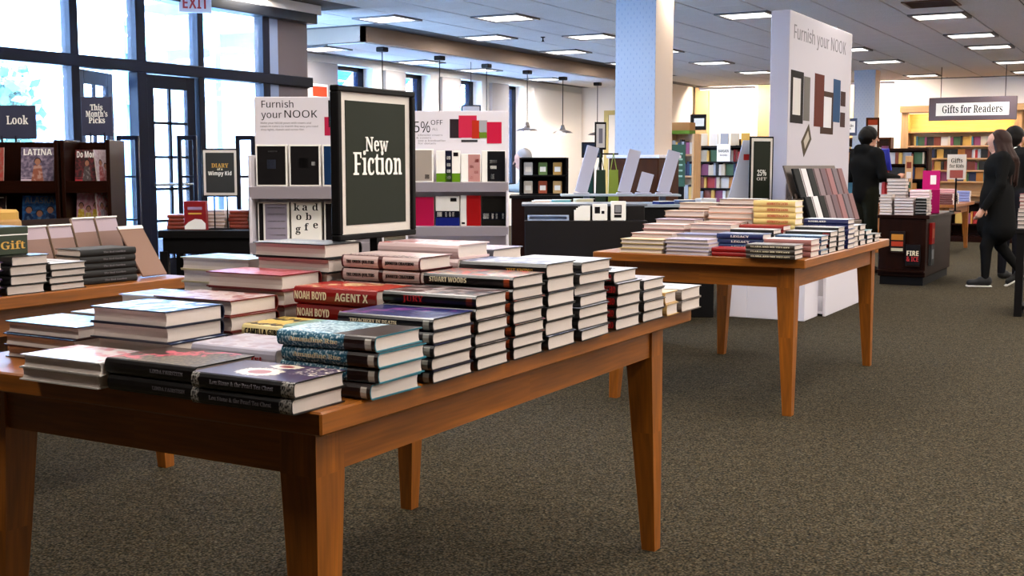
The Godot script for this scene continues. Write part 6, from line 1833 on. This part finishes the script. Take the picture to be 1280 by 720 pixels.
func build_people() -> void:
	var skin := Color(0.5, 0.27, 0.19)
	var black := Color(0.008, 0.008, 0.008)
	var F := Vector3(0, 0, 1)
	# woman in a black coat walking past the far table; faces local +z
	var b := []
	var coat := Color(0.008, 0.008, 0.008)
	b.append([Vector3(0, 0.98, 0), Vector3(0, 1.22, -0.01), 0.145, 0.135, coat, 0.06])
	b.append([Vector3(-0.06, 1.24, -0.01), Vector3(0.06, 1.24, -0.01), 0.13, 0.13, coat, 0.06])
	b.append([Vector3(-0.11, 1.33, -0.015), Vector3(0.11, 1.33, -0.015), 0.07, 0.07, coat, 0.05])
	b.append([Vector3(-0.07, 0.95, 0), Vector3(-0.1, 0.62, 0.02), 0.14, 0.15, coat, 0.05])
	b.append([Vector3(0.07, 0.95, 0), Vector3(0.1, 0.62, -0.03), 0.14, 0.15, coat, 0.05])
	b.append([Vector3(0, 0.9, 0), Vector3(0, 0.58, 0), 0.15, 0.14, coat, 0.06])
	var hc := head_bones(b, Vector3(0, 1.37, 0.0), 1.61, F, skin)
	# legs: left steps ahead, right trails with its heel lifted
	b.append([Vector3(0.07, 0.62, 0.03), Vector3(0.075, 0.42, 0.1), 0.085, 0.062, black, 0.03])
	b.append([Vector3(0.075, 0.42, 0.1), Vector3(0.08, 0.09, 0.1), 0.062, 0.038, black, 0.02])
	b.append([Vector3(-0.07, 0.62, -0.03), Vector3(-0.075, 0.42, -0.07), 0.085, 0.06, black, 0.03])
	b.append([Vector3(-0.075, 0.42, -0.07), Vector3(-0.08, 0.15, -0.28), 0.06, 0.038, black, 0.02])
	for s in [-1.0, 1.0]:
		var sh := Vector3(s * 0.165, 1.32, -0.015)
		var el := Vector3(s * 0.215, 1.06, -0.04 + 0.05 * s)
		var wr := Vector3(s * 0.2, 0.82, 0.07 + 0.09 * s)
		b.append([sh, el, 0.062, 0.052, coat, 0.04])
		b.append([el, wr, 0.052, 0.04, coat, 0.02])
		hand(b, wr, (wr - el).normalized(), Vector3(0, 0, 1), skin, 0.4)
	var hair := [[hc + Vector3(0, 0.03, -0.03), hc + Vector3(0, 0.022, -0.015), 0.098, 0.09, black, 0.03], [hc + Vector3(0, 0.0, -0.055), Vector3(0, 1.25, -0.1), 0.085, 0.07, black, 0.05]]
	var hr := RandomNumberGenerator.new()
	hr.seed = 8
	for i in 14:
		var an := PI * 0.5 + PI * 1.35 * (i / 13.0 - 0.5) + PI
		var st := hc + Vector3(cos(an) * 0.07, 0.0, sin(an) * 0.075 - 0.02)
		var md := Vector3(cos(an) * 0.13 + hr.randf_range(-0.03, 0.03), 1.3 + hr.randf_range(-0.03, 0.03), sin(an) * 0.12 - 0.05)
		var en := Vector3(cos(an) * 0.11 + hr.randf_range(-0.04, 0.04), 1.1 + hr.randf_range(-0.08, 0.06), sin(an) * 0.13 - 0.05)
		hair.append([st, md, 0.03, 0.028, black, 0.012])
		hair.append([md, en, 0.028, 0.012, black, 0.012])
	var ws := mat("shoe_sole", Color(0.75, 0.73, 0.7), 0.6)
	var ks := mat("shoe_black", Color(0.04, 0.037, 0.04), 0.8)
	var rt := Vector3(-0.08, 0.012, -0.16)
	var rh := Vector3(-0.08, 0.13, -0.31)
	person("person with long dark hair walking in a black coat and sneakers", Vector3(-1.66, 0, -13.13), -1.25, b, hair, Color(0.16, 0.1, 0.085), [["shoe", shoe(Vector3(0.08, 0.01, 0.25), Vector3(0.08, 0.01, 0.07)), ks], ["sole", sole(Vector3(0.08, 0.0, 0.25), Vector3(0.08, 0.0, 0.07)), ws], ["shoe", shoe(rt, rh - Vector3(0, 0.02, 0)), ks], ["sole", sole(rt - Vector3(0, 0.005, 0), rh - Vector3(0, 0.025, 0.01)), ws]])

	# person behind her in a dark jacket
	b = []
	var jk := Color(0.012, 0.012, 0.012)
	b.append([Vector3(0, 0.95, 0), Vector3(0, 1.28, 0), 0.135, 0.15, jk, 0.06])
	b.append([Vector3(-0.13, 1.37, 0), Vector3(0.13, 1.37, 0), 0.08, 0.08, jk, 0.05])
	hc = head_bones(b, Vector3(0, 1.42, 0), 1.66, F, skin)
	for s in [-1.0, 1.0]:
		b.append([Vector3(s * 0.08, 0.92, 0), Vector3(s * 0.09, 0.48, 0.02), 0.09, 0.065, Color(0.012, 0.012, 0.016), 0.04])
		b.append([Vector3(s * 0.09, 0.48, 0.02), Vector3(s * 0.095, 0.08, 0.0), 0.065, 0.042, Color(0.012, 0.012, 0.016), 0.02])
		var el := Vector3(s * 0.235, 1.1, 0.03)
		var wr := Vector3(s * 0.16, 1.02, 0.26)
		b.append([Vector3(s * 0.18, 1.36, 0), el, 0.064, 0.052, jk, 0.04])
		b.append([el, wr, 0.052, 0.038, jk, 0.02])
		hand(b, wr, Vector3(-s * 0.3, 0.1, 0.95).normalized(), Vector3(0, 1, 0), skin, 0.7)
	hair = [[hc + Vector3(0, 0.04, -0.025), hc + Vector3(0, 0.02, -0.03), 0.1, 0.095, black, 0.03], [hc + Vector3(0, -0.01, -0.05), hc + Vector3(0, -0.09, -0.06), 0.08, 0.05, black, 0.03]]
	person("person in a dark jacket standing behind the walking one", Vector3(-1.62, 0, -14.0), 2.6, b, hair, Color(0.05, 0.035, 0.03), [["shoe", shoe(Vector3(0.1, 0.0, 0.18), Vector3(0.095, 0.0, 0.0)), ks], ["shoe", shoe(Vector3(-0.1, 0.0, 0.18), Vector3(-0.095, 0.0, 0.0)), ks], ["collar", MB.new().lathe(Vector3(0, 1.4, 0), [Vector2(0.085, 0), Vector2(0.07, 0.05), Vector2(0.066, 0.05)], 16).mesh(), M.white_print]])

	# man in a black hooded jacket, seen from behind, one arm raised with a blue book
	b = []
	b.append([Vector3(0, 0.95, 0), Vector3(0, 1.26, 0), 0.145, 0.155, black, 0.06])
	b.append([Vector3(-0.07, 1.25, 0), Vector3(0.07, 1.25, 0), 0.14, 0.14, black, 0.06])
	b.append([Vector3(-0.14, 1.38, -0.01), Vector3(0.14, 1.38, -0.01), 0.085, 0.085, black, 0.05])
	b.append([Vector3(-0.06, 1.44, -0.07), Vector3(0.06, 1.44, -0.07), 0.055, 0.055, black, 0.04])
	hc = head_bones(b, Vector3(0, 1.45, 0.0), 1.68, Vector3(-0.35, 0, 0.94).normalized(), skin)
	for s in [-1.0, 1.0]:
		b.append([Vector3(s * 0.08, 0.93, 0), Vector3(s * 0.09, 0.49, 0.02), 0.095, 0.07, Color(0.012, 0.012, 0.008), 0.04])
		b.append([Vector3(s * 0.09, 0.49, 0.02), Vector3(s * 0.095, 0.08, 0.0), 0.07, 0.045, Color(0.012, 0.012, 0.008), 0.02])
		var el := Vector3(s * 0.26, 1.13, 0.02)
		var wr := Vector3(s * 0.2, 1.1, 0.27) if s < 0 else Vector3(0.2, 1.22, 0.26)
		b.append([Vector3(s * 0.19, 1.37, 0), el, 0.07, 0.056, black, 0.04])
		b.append([el, wr, 0.056, 0.042, black, 0.02])
		hand(b, wr, Vector3(-s * 0.25, 0.35, 0.9).normalized(), Vector3(0.3 * s, 0.9, -0.2).normalized(), skin, 0.75)
	hair = [[hc + Vector3(0, 0.04, -0.02), hc + Vector3(0, 0.03, -0.035), 0.103, 0.098, black, 0.03], [hc + Vector3(0, 0.0, -0.06), hc + Vector3(0, -0.06, -0.06), 0.075, 0.05, black, 0.03]]
	person("person in a black hooded jacket seen from behind by the island", Vector3(-3.2, 0, -14.03), 2.5, b, hair, Color(0.035, 0.025, 0.022), [["shoe", shoe(Vector3(0.1, 0.0, 0.18), Vector3(0.095, 0.0, 0.0)), ks], ["shoe", shoe(Vector3(-0.1, 0.0, 0.18), Vector3(-0.095, 0.0, 0.0)), ks]])
	var bl := thing("blue_book", "bright blue folder held up by the person in black", "folder", Vector3(-3.2, 0, -14.03) + Basis(Vector3.UP, 2.5) * Vector3(0.15, 1.26, 0.39), 2.5)
	obj("board", MB.new().box(Vector3(0, 0.06, 0), Vector3(0.2, 0.26, 0.02), Basis(Vector3.RIGHT, -0.2), 0.004).mesh(), mat("folder_blue", Color(0.04, 0.08, 0.6), 0.5), bl)
	obj("label", MB.new().box(Vector3(0, 0.1, -0.012), Vector3(0.06, 0.04, 0.003), Basis(Vector3.RIGHT, -0.2)).mesh(), M.white_print, bl)

	# grey-haired person leaning over the cafe counter
	b = []
	var sw := Color(0.3, 0.34, 0.35)
	b.append([Vector3(0, 0.92, -0.05), Vector3(0, 1.1, 0.04), 0.14, 0.15, sw, 0.06])
	b.append([Vector3(-0.13, 1.18, 0.1), Vector3(0.13, 1.18, 0.1), 0.085, 0.085, sw, 0.06])
	hc = head_bones(b, Vector3(0, 1.22, 0.14), 1.45, Vector3(0, -0.25, 0.96).normalized(), Color(0.58, 0.34, 0.27))
	for s in [-1.0, 1.0]:
		b.append([Vector3(s * 0.08, 0.92, -0.05), Vector3(s * 0.09, 0.48, -0.03), 0.09, 0.07, black, 0.04])
		b.append([Vector3(s * 0.09, 0.48, -0.03), Vector3(s * 0.095, 0.08, -0.05), 0.07, 0.045, black, 0.02])
		var el := Vector3(s * 0.24, 0.98, 0.16)
		var wr := Vector3(s * 0.12, 0.97, 0.38)
		b.append([Vector3(s * 0.18, 1.17, 0.1), el, 0.066, 0.055, sw, 0.04])
		b.append([el, wr, 0.055, 0.042, sw, 0.02])
		hand(b, wr, Vector3(-s * 0.4, -0.05, 0.9).normalized(), Vector3(s, 0, 0.3).normalized(), Color(0.58, 0.34, 0.27), 0.3)
	hair = [[hc + Vector3(0, 0.04, -0.03), hc + Vector3(0, 0.015, -0.035), 0.096, 0.092, black, 0.03], [hc + Vector3(0, -0.02, -0.05), hc + Vector3(0, -0.06, -0.05), 0.07, 0.05, black, 0.03]]
	person("grey-haired person in a pale sweater leaning at the cafe counter", Vector3(-6.88, 0, -12.77), -1.1, b, hair, Color(0.6, 0.58, 0.58), [["shoe", shoe(Vector3(0.1, 0.0, 0.13), Vector3(0.095, 0.0, -0.05)), ks], ["shoe", shoe(Vector3(-0.1, 0.0, 0.13), Vector3(-0.095, 0.0, -0.05)), ks]])
